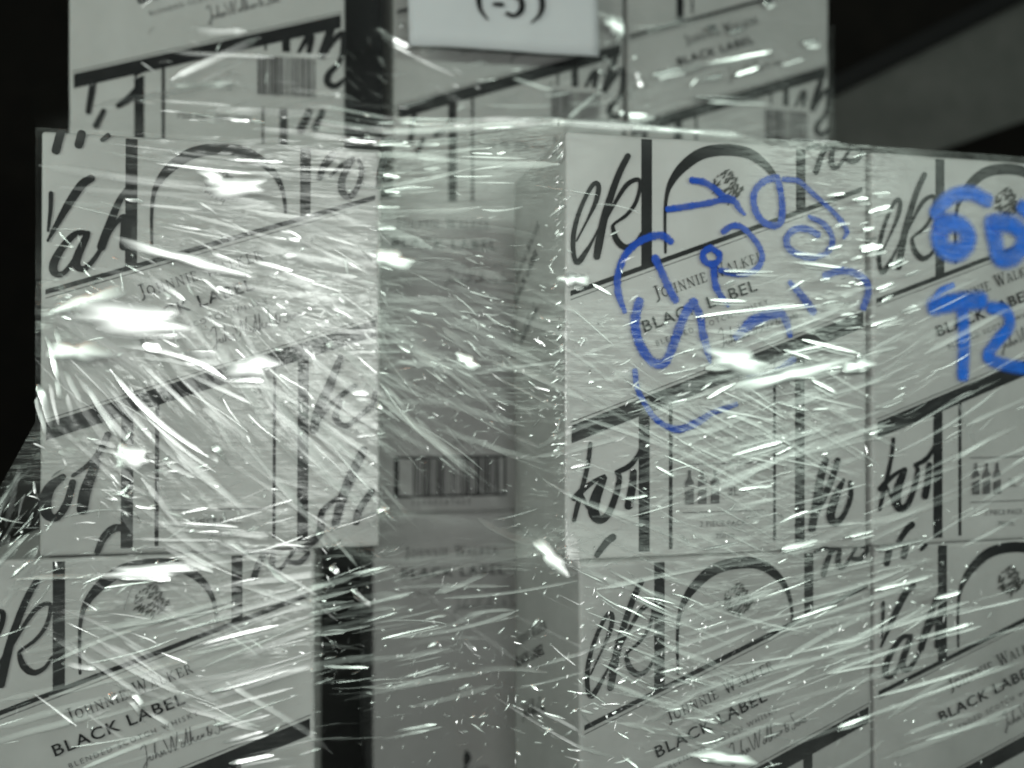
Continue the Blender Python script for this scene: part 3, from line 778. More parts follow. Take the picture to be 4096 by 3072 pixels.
def front_print(kind, slope):
    """dict part name -> (mesh, material) for one kind of carton front"""
    l1 = 207.0 if kind != 'tall' else 207.0
    bands = 97.0
    out = {}
    # bars, diagonals and band
    f = Flat()
    hi = lambda x: line_z(x, l1, slope)
    lo = lambda x: line_z(x, bands, slope)
    def bar(x0, x1, top, bot):
        f.poly([(x0, bot(x0) if callable(bot) else bot), (x1, bot(x1) if callable(bot) else bot),
                (x1, top(x1) if callable(top) else top), (x0, top(x0) if callable(top) else top)])
    bar(62.6, 71.6, 332.5, lambda x: hi(x))
    bar(198.4, 207.0, 332.5, lambda x: hi(x))
    bar(60.4, 69.6, lambda x: lo(x) - 7, 5)
    bar(86.0, 89.0, lambda x: lo(x) - 7, 6)
    if kind == 'T':                 # the barcode field interrupts the right-hand bars
        bar(184.6, 186.8, lambda x: lo(x) - 7, 142)
        bar(202.0, 210.0, lambda x: lo(x) - 7, 142)
        bar(182.0, 184.2, 84, 10)
        bar(199.5, 207.5, 84, 7)
    else:
        bar(177.6, 180.0, lambda x: lo(x) - 7, 10)
        bar(197.4, 206.2, lambda x: lo(x) - 7, 7)
    out['printed_bar'] = (f, 'ink')
    f = Flat()
    f.poly([(4, hi(4) - 2.0), (260, hi(260) - 2.0), (260, hi(260) + 2.2), (4, hi(4) + 2.0)])
    f.poly([(4, hi(4) - 5.2), (236, hi(236) - 5.2), (236, hi(236) - 4.6), (4, hi(4) - 4.6)])
    f.poly([(4, lo(4) + 9.2), (262, lo(262) + 9.2), (262, lo(262) + 9.9), (4, lo(4) + 9.9)])
    out['printed_line'] = (f, 'ink')
    f = Flat()
    f.poly([(5, lo(5) - 7), (261, lo(261) - 7), (261, lo(261) + 7), (5, lo(5) + 7)])
    out['printed_band'] = (f, 'ink')
    f = Flat()
    f.stroke(ARCH, 2.0)
    out['printed_arch'] = (f, 'ink')
    # small coat of arms: supporters, shield and scrollwork as short pen strokes
    f = Flat()
    rr = random.Random(3)
    for i in range(120):
        u, v = rr.uniform(-1, 1), rr.uniform(-1, 1)
        if abs(u) + abs(v) > 1.25 or rr.random() < 0.15:
            continue
        x, z = 136.5 + 13 * u, 298 + 13.5 * v
        t = rr.gauss(0.85, 0.25)
        ln = rr.uniform(2, 6)
        f.stroke([(x - ln * math.cos(t) / 2, z - ln * math.sin(t) / 2, 0.6), (x, z + 0.4, rr.uniform(1.0, 2.0)), (x + ln * math.cos(t) / 2, z + ln * math.sin(t) / 2, 0.5)])
    out['crest'] = (f, 'crest_ink')
    # name lines in the slanted field
    f = Flat()
    f.serif('JOHNNIE WALKER', 75, 205, 10.4, ANG)
    f.text('BLACK LABEL', 64, 178.5, 13.4, ANG, 1.18, 0.16, 1.12)
    out['brand_letter'] = (f, 'ink')
    f = Flat()
    f.text('BLENDED SCOTCH WHISKY', 75, 168, 6.2, ANG, 1.0, 0.0, 1.42)
    f.script(SIGN, 131, 167.5, 15.5, ANG, 0.75)
    out['small_lettering'] = (f, 'grey_ink')
    # large handwriting behind the bars
    f = Flat()
    for s in {'A': SCRIPT_A, 'B': SCRIPT_B, 'T': SCRIPT_T}[kind]:
        f.stroke([(x, z, w * 1.3) for x, z, w in s], 1.6)
    out['handwritten_letter'] = (f, 'ink')
    if kind == 'T':
        f = Flat()
        rr = random.Random(5)
        x = 178.0
        while x < 234:
            w = rr.choice((0.7, 0.7, 1.2, 1.8, 2.4))
            f.rect(x, min(x + w, 235), 97, 136.5)
            x += w + rr.choice((0.8, 0.9, 1.3, 2.0))
        out['barcode'] = (f, 'grey_ink')
        f = Flat()
        f.text('750 ML  40% VOL', 100, 68, 9, 0.0, 1.0, 0.0, 1.1)
        out['volume_lettering'] = (f, 'grey_ink')
    else:
        # three bottles standing side by side, cut by a slanted gap, with the pack note below
        f = Flat()
        for i in range(3 if kind == 'A' else 0):
            x = 103.2 + 11.1 * i
            f.poly([(x - 3.8, 55.0), (x + 3.8, 57.6), (x + 3.8, 59.0), (x + 1.4, 63.2), (x + 1.3, 68.8), (x - 1.3, 68.8), (x - 1.4, 63.2), (x - 3.8, 59.0)])
            f.poly([(x - 3.8, 41.5), (x + 3.8, 41.5), (x + 3.8, 54.4), (x - 3.8, 51.8)])
        out['bottle_symbol'] = (f, 'grey_ink')
        f = Flat()
        if kind == 'A':
            f.text('3L', 136.5, 47.5, 10, 0, 1.0)
            f.rect(97, 170, 73.4, 74.0)
        f.text('2 PIECE PACK', 112, 23.0, 6.4, 0, 1.0, 0, 1.06)
        f.text('750 ML', 126, 13.2, 5.6, 0, 1.0, 0, 1.06)
        f.rect(97, 170, 34.6, 35.2)
        out['pack_lettering'] = (f, 'grey_ink')
    res = {}
    for i, (n, (fl, mt)) in enumerate(out.items()):
        joined = n in JOINED
        res[n] = [fl.mesh(n, 0.00012 * i)] if joined else fl.pieces(n, 0.00012 * i)
        for me in res[n]:
            me.materials.append(M[mt])
    return res


PRINTS = {}
# print too fine to pick apart singly
JOINED = ('crest', 'small_lettering', 'barcode', 'volume_lettering', 'pack_lettering')


def prints(kind, slope):
    if (kind, slope) not in PRINTS:
        PRINTS[(kind, slope)] = front_print(kind, slope)
    return PRINTS[(kind, slope)]


def carton_mesh(name, w, d, h, seed):
    """carton with rounded, here and there crushed edges"""
    rr = random.Random(seed)
    bm = bmesh.new()
    bmesh.ops.create_cube(bm, size=1)
    r0 = 0.004
    dims = (w, d, h)

    def lines(L):
        n = int(L / 0.022)
        return [0, r0 * .3, r0 * .65, r0 * 1.2] + [r0 * 1.2 + (L - 2.4 * r0) * i / n for i in range(1, n)] + [L - r0 * 1.2, L - r0 * .65, L - r0 * .3, L]
    bm.free()
    bm = bmesh.new()
    ph = [rr.uniform(0, 6) for _ in range(9)]
    cache = {}

    def vert(p):
        key = tuple(round(c, 6) for c in p)
        if key not in cache:
            wob = math.sin(p[0] * 47 + ph[0]) * math.sin(p[1] * 53 + ph[1]) + math.sin(p[2] * 41 + ph[2]) + .6 * math.sin(p[2] * 97 + p[0] * 83 + ph[3])
            r = r0 * (0.75 + 0.45 * max(0, wob))
            q = Vector([min(max(c, r), L - r) for c, L in zip(p, dims)])
            dv = Vector(p) - q
            m_ = max(abs(c) for c in dv)
            cache[key] = bm.verts.new(q + dv.normalized() * m_ if m_ > 1e-7 else q)
        return cache[key]
    for ax in range(3):
        u, v = [i for i in range(3) if i != ax]
        for side in (0, dims[ax]):
            for i0, i1 in zip(lines(dims[u]), lines(dims[u])[1:]):
                for j0, j1 in zip(lines(dims[v]), lines(dims[v])[1:]):
                    pts = []
                    for a_, b_ in ((i0, j0), (i1, j0), (i1, j1), (i0, j1)):
                        p = [0, 0, 0]
                        p[ax], p[u], p[v] = side, a_, b_
                        pts.append(vert(tuple(p)))
                    bm.faces.new(pts)
    bmesh.ops.recalc_face_normals(bm, faces=bm.faces[:])
    me = bpy.data.meshes.new(name)
    bm.to_mesh(me)
    bm.free()
    for p in me.polygons:
        p.use_smooth = True
    return me


BODY = carton_mesh('carton_body', W, D, H, 1)
BODY.materials.append(M['board'])
END_BODY = carton_mesh('carton_body_end', D, W, H, 2)
END_BODY.materials.append(M['board'])
CARTONS = 'white whisky cartons stacked on the pallet'


def carton(label, x, y, yaw, z, kind=None, slope=0.365, roll=0.0, end=False):
    t = thing('whisky_carton', label, 'carton', (x, y, z), (0, R(-roll), R(yaw)), CARTONS)
    add_obj('box_body', END_BODY if end else BODY, None, t)
    if kind:
        for n, ms in prints(kind, slope).items():
            for me in ms:
                o = add_obj(n, me, None, t)
                if n in JOINED:
                    o['kind'] = 'stuff'
    return t


# ------------------------------------------------------------------ setting
def sheet(name, x0, x1, y0, y1, z, mat):
    me = bpy.data.meshes.new(name)
    me.from_pydata([(x0, y0, z), (x1, y0, z), (x1, y1, z), (x0, y1, z)], [], [(0, 1, 2, 3)])
    o = add_obj(name, me, mat)
    o['kind'] = 'structure'
    return o


sheet('floor', -3, 3, -2, 3.2, 0.0, M['concrete'])
wl = add_obj('back_wall', box_mesh('back_wall', -3, 3, 2.6, 2.7, 0, 3.0, 0), M['dark_wall'])
wl['kind'] = 'structure'

# slanting steel member and sheet of the rack behind the stack, upper right
PY = 1.85
def at(px, py, y):
    return ((px - 1106) / 1908 * y, y, CAM_Z + (829.5 - py) / 1908 * y)
bm = bmesh.new()
ring = [at(*p, PY) for p in ((1640, 292), (2330, -56), (2330, 219), (2010, 332), (1960, 460), (1640, 520))]
front = [bm.verts.new(p) for p in ring]
back = [bm.verts.new((p[0], p[1] + 0.03, p[2])) for p in ring]
bm.faces.new(front)
bm.faces.new(back[::-1])
for i in range(len(ring)):
    j = (i + 1) % len(ring)
    bm.faces.new((front[i], back[i], back[j], front[j]))
bmesh.ops.recalc_face_normals(bm, faces=bm.faces[:])
me = bpy.data.meshes.new('rack_panel')
bm.to_mesh(me)
bm.free()
tag(add_obj('rack_panel', me, M['steel']), 'dark grey sheet panel behind the stack, upper right', 'panel')
a, b = Vector(at(1600, 296, PY - 0.05)), Vector(at(2350, -84, PY - 0.05))
ln = (b - a).length
bme = box_mesh('rack_beam', 0, ln, 0, 0.04, -0.008, 0.026, 0.003)
bo = add_obj('rack_beam', bme, M['black_steel'], None, a)
bo.rotation_euler = (0, -math.atan2(b.z - a.z, b.x - a.x), 0)
tag(bo, 'black slanting steel beam above the grey panel', 'beam')

# ------------------------------------------------------------------ cartons
ZT, ZM_, ZL = CAM_Z + 0.197, CAM_Z - 0.138, CAM_Z - 0.473
m1 = carton('big white carton at left of the middle row, under the brightest crumpled film', -.3718, .6937, 11.0, ZM_ + .002, 'B', 0.335, -.28)
r1 = carton('white carton with thin blue marker scribbles on its front', .0415, .6871, 12.8, ZM_, 'A')
r2 = carton('white carton with thick blue sprayed letters, at the right edge', .3050, .7480, 14.0, ZM_, 'A', 0.355)
l1 = carton('white carton in the lower left corner, left of the black gap', -.4247, .6871, 10.4, ZL, 'A', 0.35)
l3 = carton('white carton in the bottom row directly below the one with marker scribbles', .0517, .6783, 16.0, ZL, 'A')
l4 = carton('white carton in the lower right corner below the blue sprayed letters', .3095, .7545, 13.0, ZL, 'B', 0.365)
t1 = carton('upper left carton with barcode, behind the film', -.4326, .8612, 11.5, ZT, 'T', 0.31)
t2 = carton('upper carton half hidden by the white paper sheet', -.1292, .9621, 12.8, ZT, 'T', 0.35)
t3 = carton('upper carton right of the paper sheet, against the dark background', .1335, 1.0300, 13.3, ZT, 'T', 0.35)
m2 = carton('recessed grey-shaded carton end with framed barcode between the middle cartons', -.166, .926, 12.0, ZM_, end=True)
l2 = carton('recessed carton end right of the black gap in the bottom row', -.147, .930, 12.0, ZL, end=True)


def add_pieces(name, f, mat, parent, lift=0.0, label=None):
    for me in f.pieces(name, lift):
        me.materials.append(M[mat])
        o = add_obj(name, me, None, parent)
        if label:
            o['label'] = label


def end_print(parent, top, left, sc=1.0, barcode=True):
    """straight lettering on the narrow end of a carton"""
    f = Flat()
    f.serif('JOHNNIE WALKER', left + 2, top - 17, 10.5 * sc, 0.0)
    f.text('BLACK LABEL', left - 3, top - 39, 14.2 * sc, 0.0, 1.18, 0.16, 1.14)
    add_pieces('brand_letter', f, 'ink', parent)
    f = Flat()
    f.text('BLENDED SCOTCH WHISKY', left + 6, top - 58, 6.4, 0.0, 1.05, 0, 1.4)
    f.script(SIGN, left + 55, top - 76, 15.5, 0.0, 0.8)
    f.text('40% VOL', left + 62, top - 250, 7, 0, 1, 0, 1.2)
    me = f.mesh('end_small_lettering')
    me.materials.append(M['grey_ink'])
    add_obj('small_lettering', me, None, parent)['kind'] = 'stuff'
    if barcode:
        f = Flat()
        z0, z1, x0, x1 = 17, 61, 42, 163
        f.rect(x0, x1, z1 - 2.6, z1)
        f.rect(x0, x1, z0, z0 + 2.6)
        f.rect(x0, x0 + 5, z0 + 2.7, z1 - 2.7)
        f.rect(x1 - 2.4, x1, z0 + 2.7, z1 - 2.7)
        rr = random.Random(9)
        x = x0 + 20
        while x < x1 - 8:
            w = rr.choice((0.7, 0.7, 1.2, 1.8, 2.4))
            f.rect(x, x + w, z0 + 2.8, z1 - 2.8)
            x += w + rr.choice((0.8, 0.9, 1.3, 2.0))
        f.text('15000267023', x0 + 18, z0 - 8, 8, 0, 1, 0, 1.5)
        me = f.mesh('end_barcode')
        me.materials.append(M['ink'])
        add_obj('barcode', me, None, parent)['kind'] = 'stuff'


end_print(m2, 322, 42)
end_print(l2, 306, 32, 1.0, False)
# dark mark low on the recessed end
f = Flat()
f.stroke([(99, 62, 3), (101, 70, 9), (100, 77, 4)])
f.stroke([(99, 58, 5), (100, 48, 7)])
add_pieces('printed_mark', f, 'ink', l2)


def side_print(parent, z):
    """slanted lettering on the left side of a carton (local x = 0 face)"""
    f = Flat()
    f.serif('JOHNNIE WALKER', 12, z, 10, R(24))
    f.text('BLACK LABEL', 8, z - 22, 13, R(24), 1.1, 0.16, 1.1)
    f.script(SIGN, 30, z - 62, 15, R(24), 1.0)
    me = f.mesh('side_lettering')
    # turn the flat print (x along, -y out) onto the side: along = from back to front, out = -x
    me.transform(Matrix(((0, 1, 0, 0), (-1, 0, 0, D), (0, 0, 1, 0), (0, 0, 0, 1))))
    me.materials.append(M['ink'])
    add_obj('side_lettering', me, None, parent)['kind'] = 'stuff'


side_print(r1, 235)
side_print(l3, 225)

# blue handwriting: marker pen on one carton, spray paint on its neighbour
f = Flat()
for s in MARKER:
    f.stroke([(x, z, w * 1.4) for x, z, w in s], 1.5, 6, 0.12)
add_pieces('marker_stroke', f, 'marker', r1, 0.002, 'stroke of loose blue marker handwriting')
f = Flat()
for s in SPRAY:
    f.stroke([(x, z, w * 1.55) for x, z, w in s], 1.5, 8, 0.04)
add_pieces('spray_stroke', f, 'spray', r2, 0.002, 'bold bright blue spray paint stroke with soft edges')

# a carton standing deeper in and a block coloured as shade, seen through the gap between the upper cartons
o = add_obj('dark_red_carton', box_mesh('dark_red_carton', 0, 0.30, 0, 0.2, 0, 0.36, 0.003), M['red_board'], None, (-.178, 1.16, ZT))
o.rotation_euler = (0, 0, R(12))
tag(o, 'dark red carton deep in the gap between two upper cartons', 'carton')
o = add_obj('shade_block', box_mesh('shade_block', 0, 0.22, 0, 0.12, 0, 0.36, 0.003), M['shade_board'], None, (-.372, 1.06, ZT))  # dark colour stands in for the neighbouring carton's shaded side
o.rotation_euler = (0, 0, R(12))
tag(o, 'dark block standing in for the shaded side of the upper left carton', 'carton')

# ------------------------------------------------------------------ paper sheet with the number
pt = thing('paper_sheet', 'white printed paper sheet hanging in front of the upper cartons', 'paper sheet', (-.1085, .9330, CAM_Z + .3570), (R(-1.2), R(-1.6), R(12.6)))
pw, ph, nx, nz = 0.210, 0.297, 22, 16
vs, fs = [], []
for side in (0, 1):
    for j in range(nz + 1):
        for i in range(nx + 1):
            u, v = i / nx, j / nz
            y = -0.0025 * math.sin(math.pi * u) * (1 - v) + 0.0015 * (1 - v) ** 3 * (u - 0.35) - 0.0016 * math.sin(7 * u + 3 * v) - 0.0012 * abs(math.sin(9 * u - 5 * v))
            vs.append((u * pw, y + 0.0003 * side, v * ph))
n1 = (nx + 1) * (nz + 1)
for j in range(nz):
    for i in range(nx):
        a = j * (nx + 1) + i
        fs.append((a, a + 1, a + nx + 2, a + nx + 1))
        fs.append((n1 + a, n1 + a + nx + 1, n1 + a + nx + 2, n1 + a + 1))
rim = [i for i in range(nx + 1)] + [j * (nx + 1) + nx for j in range(1, nz + 1)] + [nz * (nx + 1) + i for i in range(nx - 1, -1, -1)] + [j * (nx + 1) for j in range(nz - 1, 0, -1)]
for i in range(len(rim)):
    a, b = rim[i], rim[(i + 1) % len(rim)]
    fs.append((a, n1 + a, n1 + b, b))
me = bpy.data.meshes.new('paper_leaf')
me.from_pydata(vs, [], fs)
for p in me.polygons:
    p.use_smooth = True
add_obj('paper_leaf', me, M['paper'], pt)
f = Flat()
f.stroke([(85, 76, 1.6), (77.5, 66, 4.2), (75.5, 53, 6.0), (77.5, 41, 4.2), (85, 31.5, 1.6)], 1.2)
f.stroke([(93, 49, 4.4), (101.5, 49, 4.4)])
f.stroke([(124, 70.5, 4.4), (110, 70, 4.0)], 1.2)
f.stroke([(110.5, 71, 1.6), (107.5, 58, 1.8)])
f.stroke([(107.5, 57.5, 2.2), (115, 60, 4.2), (122.5, 54.5, 6.0), (122, 44, 6.0), (114, 37.6, 4.2), (106.5, 39.5, 4.6)], 1.2)
f.stroke([(134, 76, 1.6), (143, 66, 4.2), (146, 53, 6.2), (143, 41, 4.4), (133, 31, 1.6)], 1.2)
add_pieces('number_stroke', f, 'ink', pt, 0.0042)

# ------------------------------------------------------------------ stretch film
F_LOW = [(-.4247, .6871), (-.164, .735), (.0517, .678), (.3077, .7466), (.568, .807)]
F_MID = [(-.3718, .6937), (-.112, .744), (.0415, .687), (.300, .7458), (.559, .810)]
F_TOP = [(-.4326, .861), (-.173, .914), (-.129, .962), (.129, 1.021), (.134, 1.030), (.392, 1.092)]


def pline(P, x):
    xs, ys = np.array([p[0] for p in P]), np.array([p[1] for p in P])
    y = np.interp(x, xs, ys)
    y = np.where(x < xs[0], ys[0] + (x - xs[0]) * (ys[1] - ys[0]) / (xs[1] - xs[0]), y)
    return np.where(x > xs[-1], ys[-1] + (x - xs[-1]) * (ys[-1] - ys[-2]) / (xs[-1] - xs[-2]), y)


def film_y(x, z):
    """distance of the taut film; z counts from lens height"""
    x, z = np.asarray(x, float), np.asarray(z, float)
    t = np.clip((-.1 - z) / .05, 0, 1)
    t = t * t * (3 - 2 * t)
    lowmid = pline(F_MID, x) * (1 - t) + pline(F_LOW, x) * t
    s = np.clip((z - .2) / .1, 0, 1)
    return np.where(z < .2, lowmid, pline(F_MID, x) * (1 - s) + pline(F_TOP, x) * s) - .006


def vnoise(x, y, seed):
    """smooth value noise"""
    g = np.random.default_rng(seed).random((256, 256))
    xi, yi = np.floor(x).astype(int), np.floor(y).astype(int)
    fx, fy = x - xi, y - yi
    fx, fy = fx * fx * (3 - 2 * fx), fy * fy * (3 - 2 * fy)
    a, b = g[xi & 255, yi & 255], g[(xi + 1) & 255, yi & 255]
    c, d = g[xi & 255, (yi + 1) & 255], g[(xi + 1) & 255, (yi + 1) & 255]
    return (a * (1 - fx) + b * fx) * (1 - fy) + (c * (1 - fx) + d * fx) * fy - 0.5


# where the film is pulled which way: centre x, z, spread x, z (m), crease angle (degrees), height (mm)
PULLS = [(-.20, .165, .16, .05, -4, 1.5), (-.22, .09, .14, .05, -18, 1.5), (-.27, -.02, .08, .08, -50, 1.6), (-.14, -.03, .10, .07, -40, 1.5),
         (-.25, -.12, .15, .04, 6, 1.2), (-.22, -.22, .16, .07, 16, 1.3), (-.05, .06, .08, .06, -12, 1.6), (-.05, -.20, .09, .09, 14, 1.0),
         (.16, -.06, .10, .06, 17, 1.4), (.20, -.02, .10, .06, -27, 1.3), (.14, -.20, .09, .07, -26, 1.2), (.27, -.20, .12, .08, 14, 1.2),
         (.36, .00, .07, .09, 24, 0.9), (.27, .13, .06, .06, 8, 1.0), (.0, .25, .25, .05, -2, 1.4), (.22, .33, .10, .05, 20, 1.0)]


# taut, clear stretches: centre x, z, spread x, z, how clear
CLEAR = [(-.135, -.24, .04, .12, .9), (-.035, .10, .075, .07, .85), (-.035, .0, .075, .06, .6), (-.04, -.095, .07, .05, .9), (-.06, -.21, .10, .09, .75), (.12, .135, .10, .085, 1.0), (.42, .06, .13, .16, .75), (-.30, .34, .13, .10, .9), (-.345, .14, .05, .06, .9), (-.20, -.075, .07, .035, .6),
         (.16, .36, .10, .06, .3), (-.30, -.27, .12, .06, .6), (-.44, -.12, .06, .12, .7), (.08, -.09, .03, .05, .7), (.40, -.10, .10, .05, .7), (-.40, .27, .04, .12, 1.0)]


def crumple_shine(x, z):
    c = 0.85 + 0.7 * vnoise(x * 16, z * 16, 77) + 0.5 * vnoise(x * 45, z * 45, 78)
    for cx, cz, sx, sz, k in CLEAR:
        c = c * (1 - k * np.exp(-(((x - cx) / sx) ** 4 + ((z - cz) / sz) ** 4)))
    c = c * np.where(z > .2, np.clip(1 - (z - .2) / .08, .4, 1), 1)
    return np.clip(c, 0.02, 1.3)


def wrinkle(x, z):
    h = 0.5e-3 * vnoise(x * 60 + 9, z * 60 + 4, 1) + 1.4e-3 * vnoise(x * 18, z * 22, 2)
    for i, (cx, cz, sx, sz, ang, amp) in enumerate(PULLS):
        m = np.exp(-(((x - cx) / sx) ** 2 + ((z - cz) / sz) ** 2))
        a = R(ang)
        u, v = x * math.cos(a) + z * math.sin(a), -x * math.sin(a) + z * math.cos(a)
        v = v + 0.004 * vnoise(u * 25, v * 12, 60 + i)
        n = vnoise(u * 11 + 31, v * 150 + 17, 10 + i) + 0.55 * vnoise(u * 20 + 3, v * 300 + 7, 30 + i)
        h = h + m * amp * 1.6e-3 * n
    return h * (0.25 + 0.75 * crumple_shine(x, z))


def film_sheet(name, z0, z1, left, right, step, parent):
    nz = int((z1 - z0) / step)
    nx = int((right(z0) - left(z0)) / step)
    Z = np.linspace(z0, z1, nz + 1)[:, None] * np.ones((1, nx + 1))
    S = np.linspace(0, 1, nx + 1)[None, :]
    XL = np.array([left(z) for z in Z[:, 0]])[:, None]
    XR = np.array([right(z) for z in Z[:, 0]])[:, None]
    X = XL + S * (XR - XL)
    Y = film_y(X, Z) - wrinkle(X, Z)
    co = np.stack([X, Y, Z + CAM_Z], -1).reshape(-1, 3)
    idx = np.arange((nx + 1) * (nz + 1)).reshape(nz + 1, nx + 1)
    q = np.stack([idx[:-1, :-1], idx[:-1, 1:], idx[1:, 1:], idx[1:, :-1]], -1).reshape(-1, 4)
    me = bpy.data.meshes.new(name)
    me.vertices.add(len(co))
    me.vertices.foreach_set('co', co.ravel())
    me.loops.add(q.size)
    me.loops.foreach_set('vertex_index', q.ravel().astype(np.int32))
    me.polygons.add(len(q))
    me.polygons.foreach_set('loop_start', np.arange(0, q.size, 4, dtype=np.int32))
    me.polygons.foreach_set('use_smooth', np.ones(len(q), bool))
    me.update(calc_edges=True)
    me.attributes.new('crumple_shine', 'FLOAT', 'POINT').data.foreach_set('value', crumple_shine(X, Z).ravel())
    return add_obj(name, me, M['film'], parent)


film = thing('stretch_film', 'clear crumpled stretch film wrapped around the whole stack of cartons', 'plastic film', (0, 0, 0))


def left_edge(z):
    t = min(1, max(0, (-.03 - z) / .11))
    return -.3712 - .055 * t


film_sheet('film_wrap', -.42, .2, left_edge, lambda z: .56, 0.00125, film)
film_sheet('film_veil', .2005, .44, lambda z: -.3700 - .060 * min(1, max(0, (z - .2) / .06)), lambda z: .30 + .096 * min(1, max(0, (z - .2) / .1)), 0.0016, film)


# points on the lamps; film folds are tilted to mirror one of them into the lens
GLOW = [(0.02 + 0.2 * k, -0.15, 0.06) for k in (-.9, 0, .9)] + [(1.2 + .62 * k, -0.45 + .55 * k, 0.50) for k in (-1, -.5, 0, .5, 1)] \
    + [(-1.0 + .37 * k, -0.35 - .34 * k, 0.42) for k in (-1, 0, 1)]


def facing(x, z, dx, dz):
    """slopes of a film facet at (x, z), along (dx, dz) and across it, at which it mirrors a lamp into the lens; best lamp for that crease"""
    y = float(film_y(x, z))
    fx = (float(film_y(x + .002, z)) - y) / .002
    e = Vector((-x, -y, -z)).normalized()
    best = None
    for g in GLOW:
        l = (Vector(g) - Vector((x, y, z))).normalized()
        hv = (e + l).normalized()
        sx, sz = hv.x / -hv.y - fx, hv.z / -hv.y
        along, across = sx * dx + sz * dz, -sx * dz + sz * dx
        if best is None or abs(along) < abs(best[0]):
            best = (along, across)
    return best


def film_left(z):
    return left_edge(z) if z < .2 else -.3700 - .060 * min(1, max(0, (z - .2) / .06))


def mute(x, z):  # scales the highlight put into the folds from place to place
    if z > .25:
        return 2.0
    k = 1.0
    for cx, cz, sx, sz, m in ((-.04, .03, .075, .08, .45), (-.04, -.10, .08, .06, .25), (-.03, .12, .07, .05, .3), (-.14, -.23, .035, .1, .6), (-.05, -.22, .09, .07, .55), (-.15, -.06, .07, .06, .60), (-.26, -.09, .08, .04, .75), (-.20, .10, .13, .06, .65), (-.30, .02, .05, .04, .8)):
        k *= 1 - (1 - m) * math.exp(-(((x - cx) / sx) ** 4 + ((z - cz) / sz) ** 4))
    return k


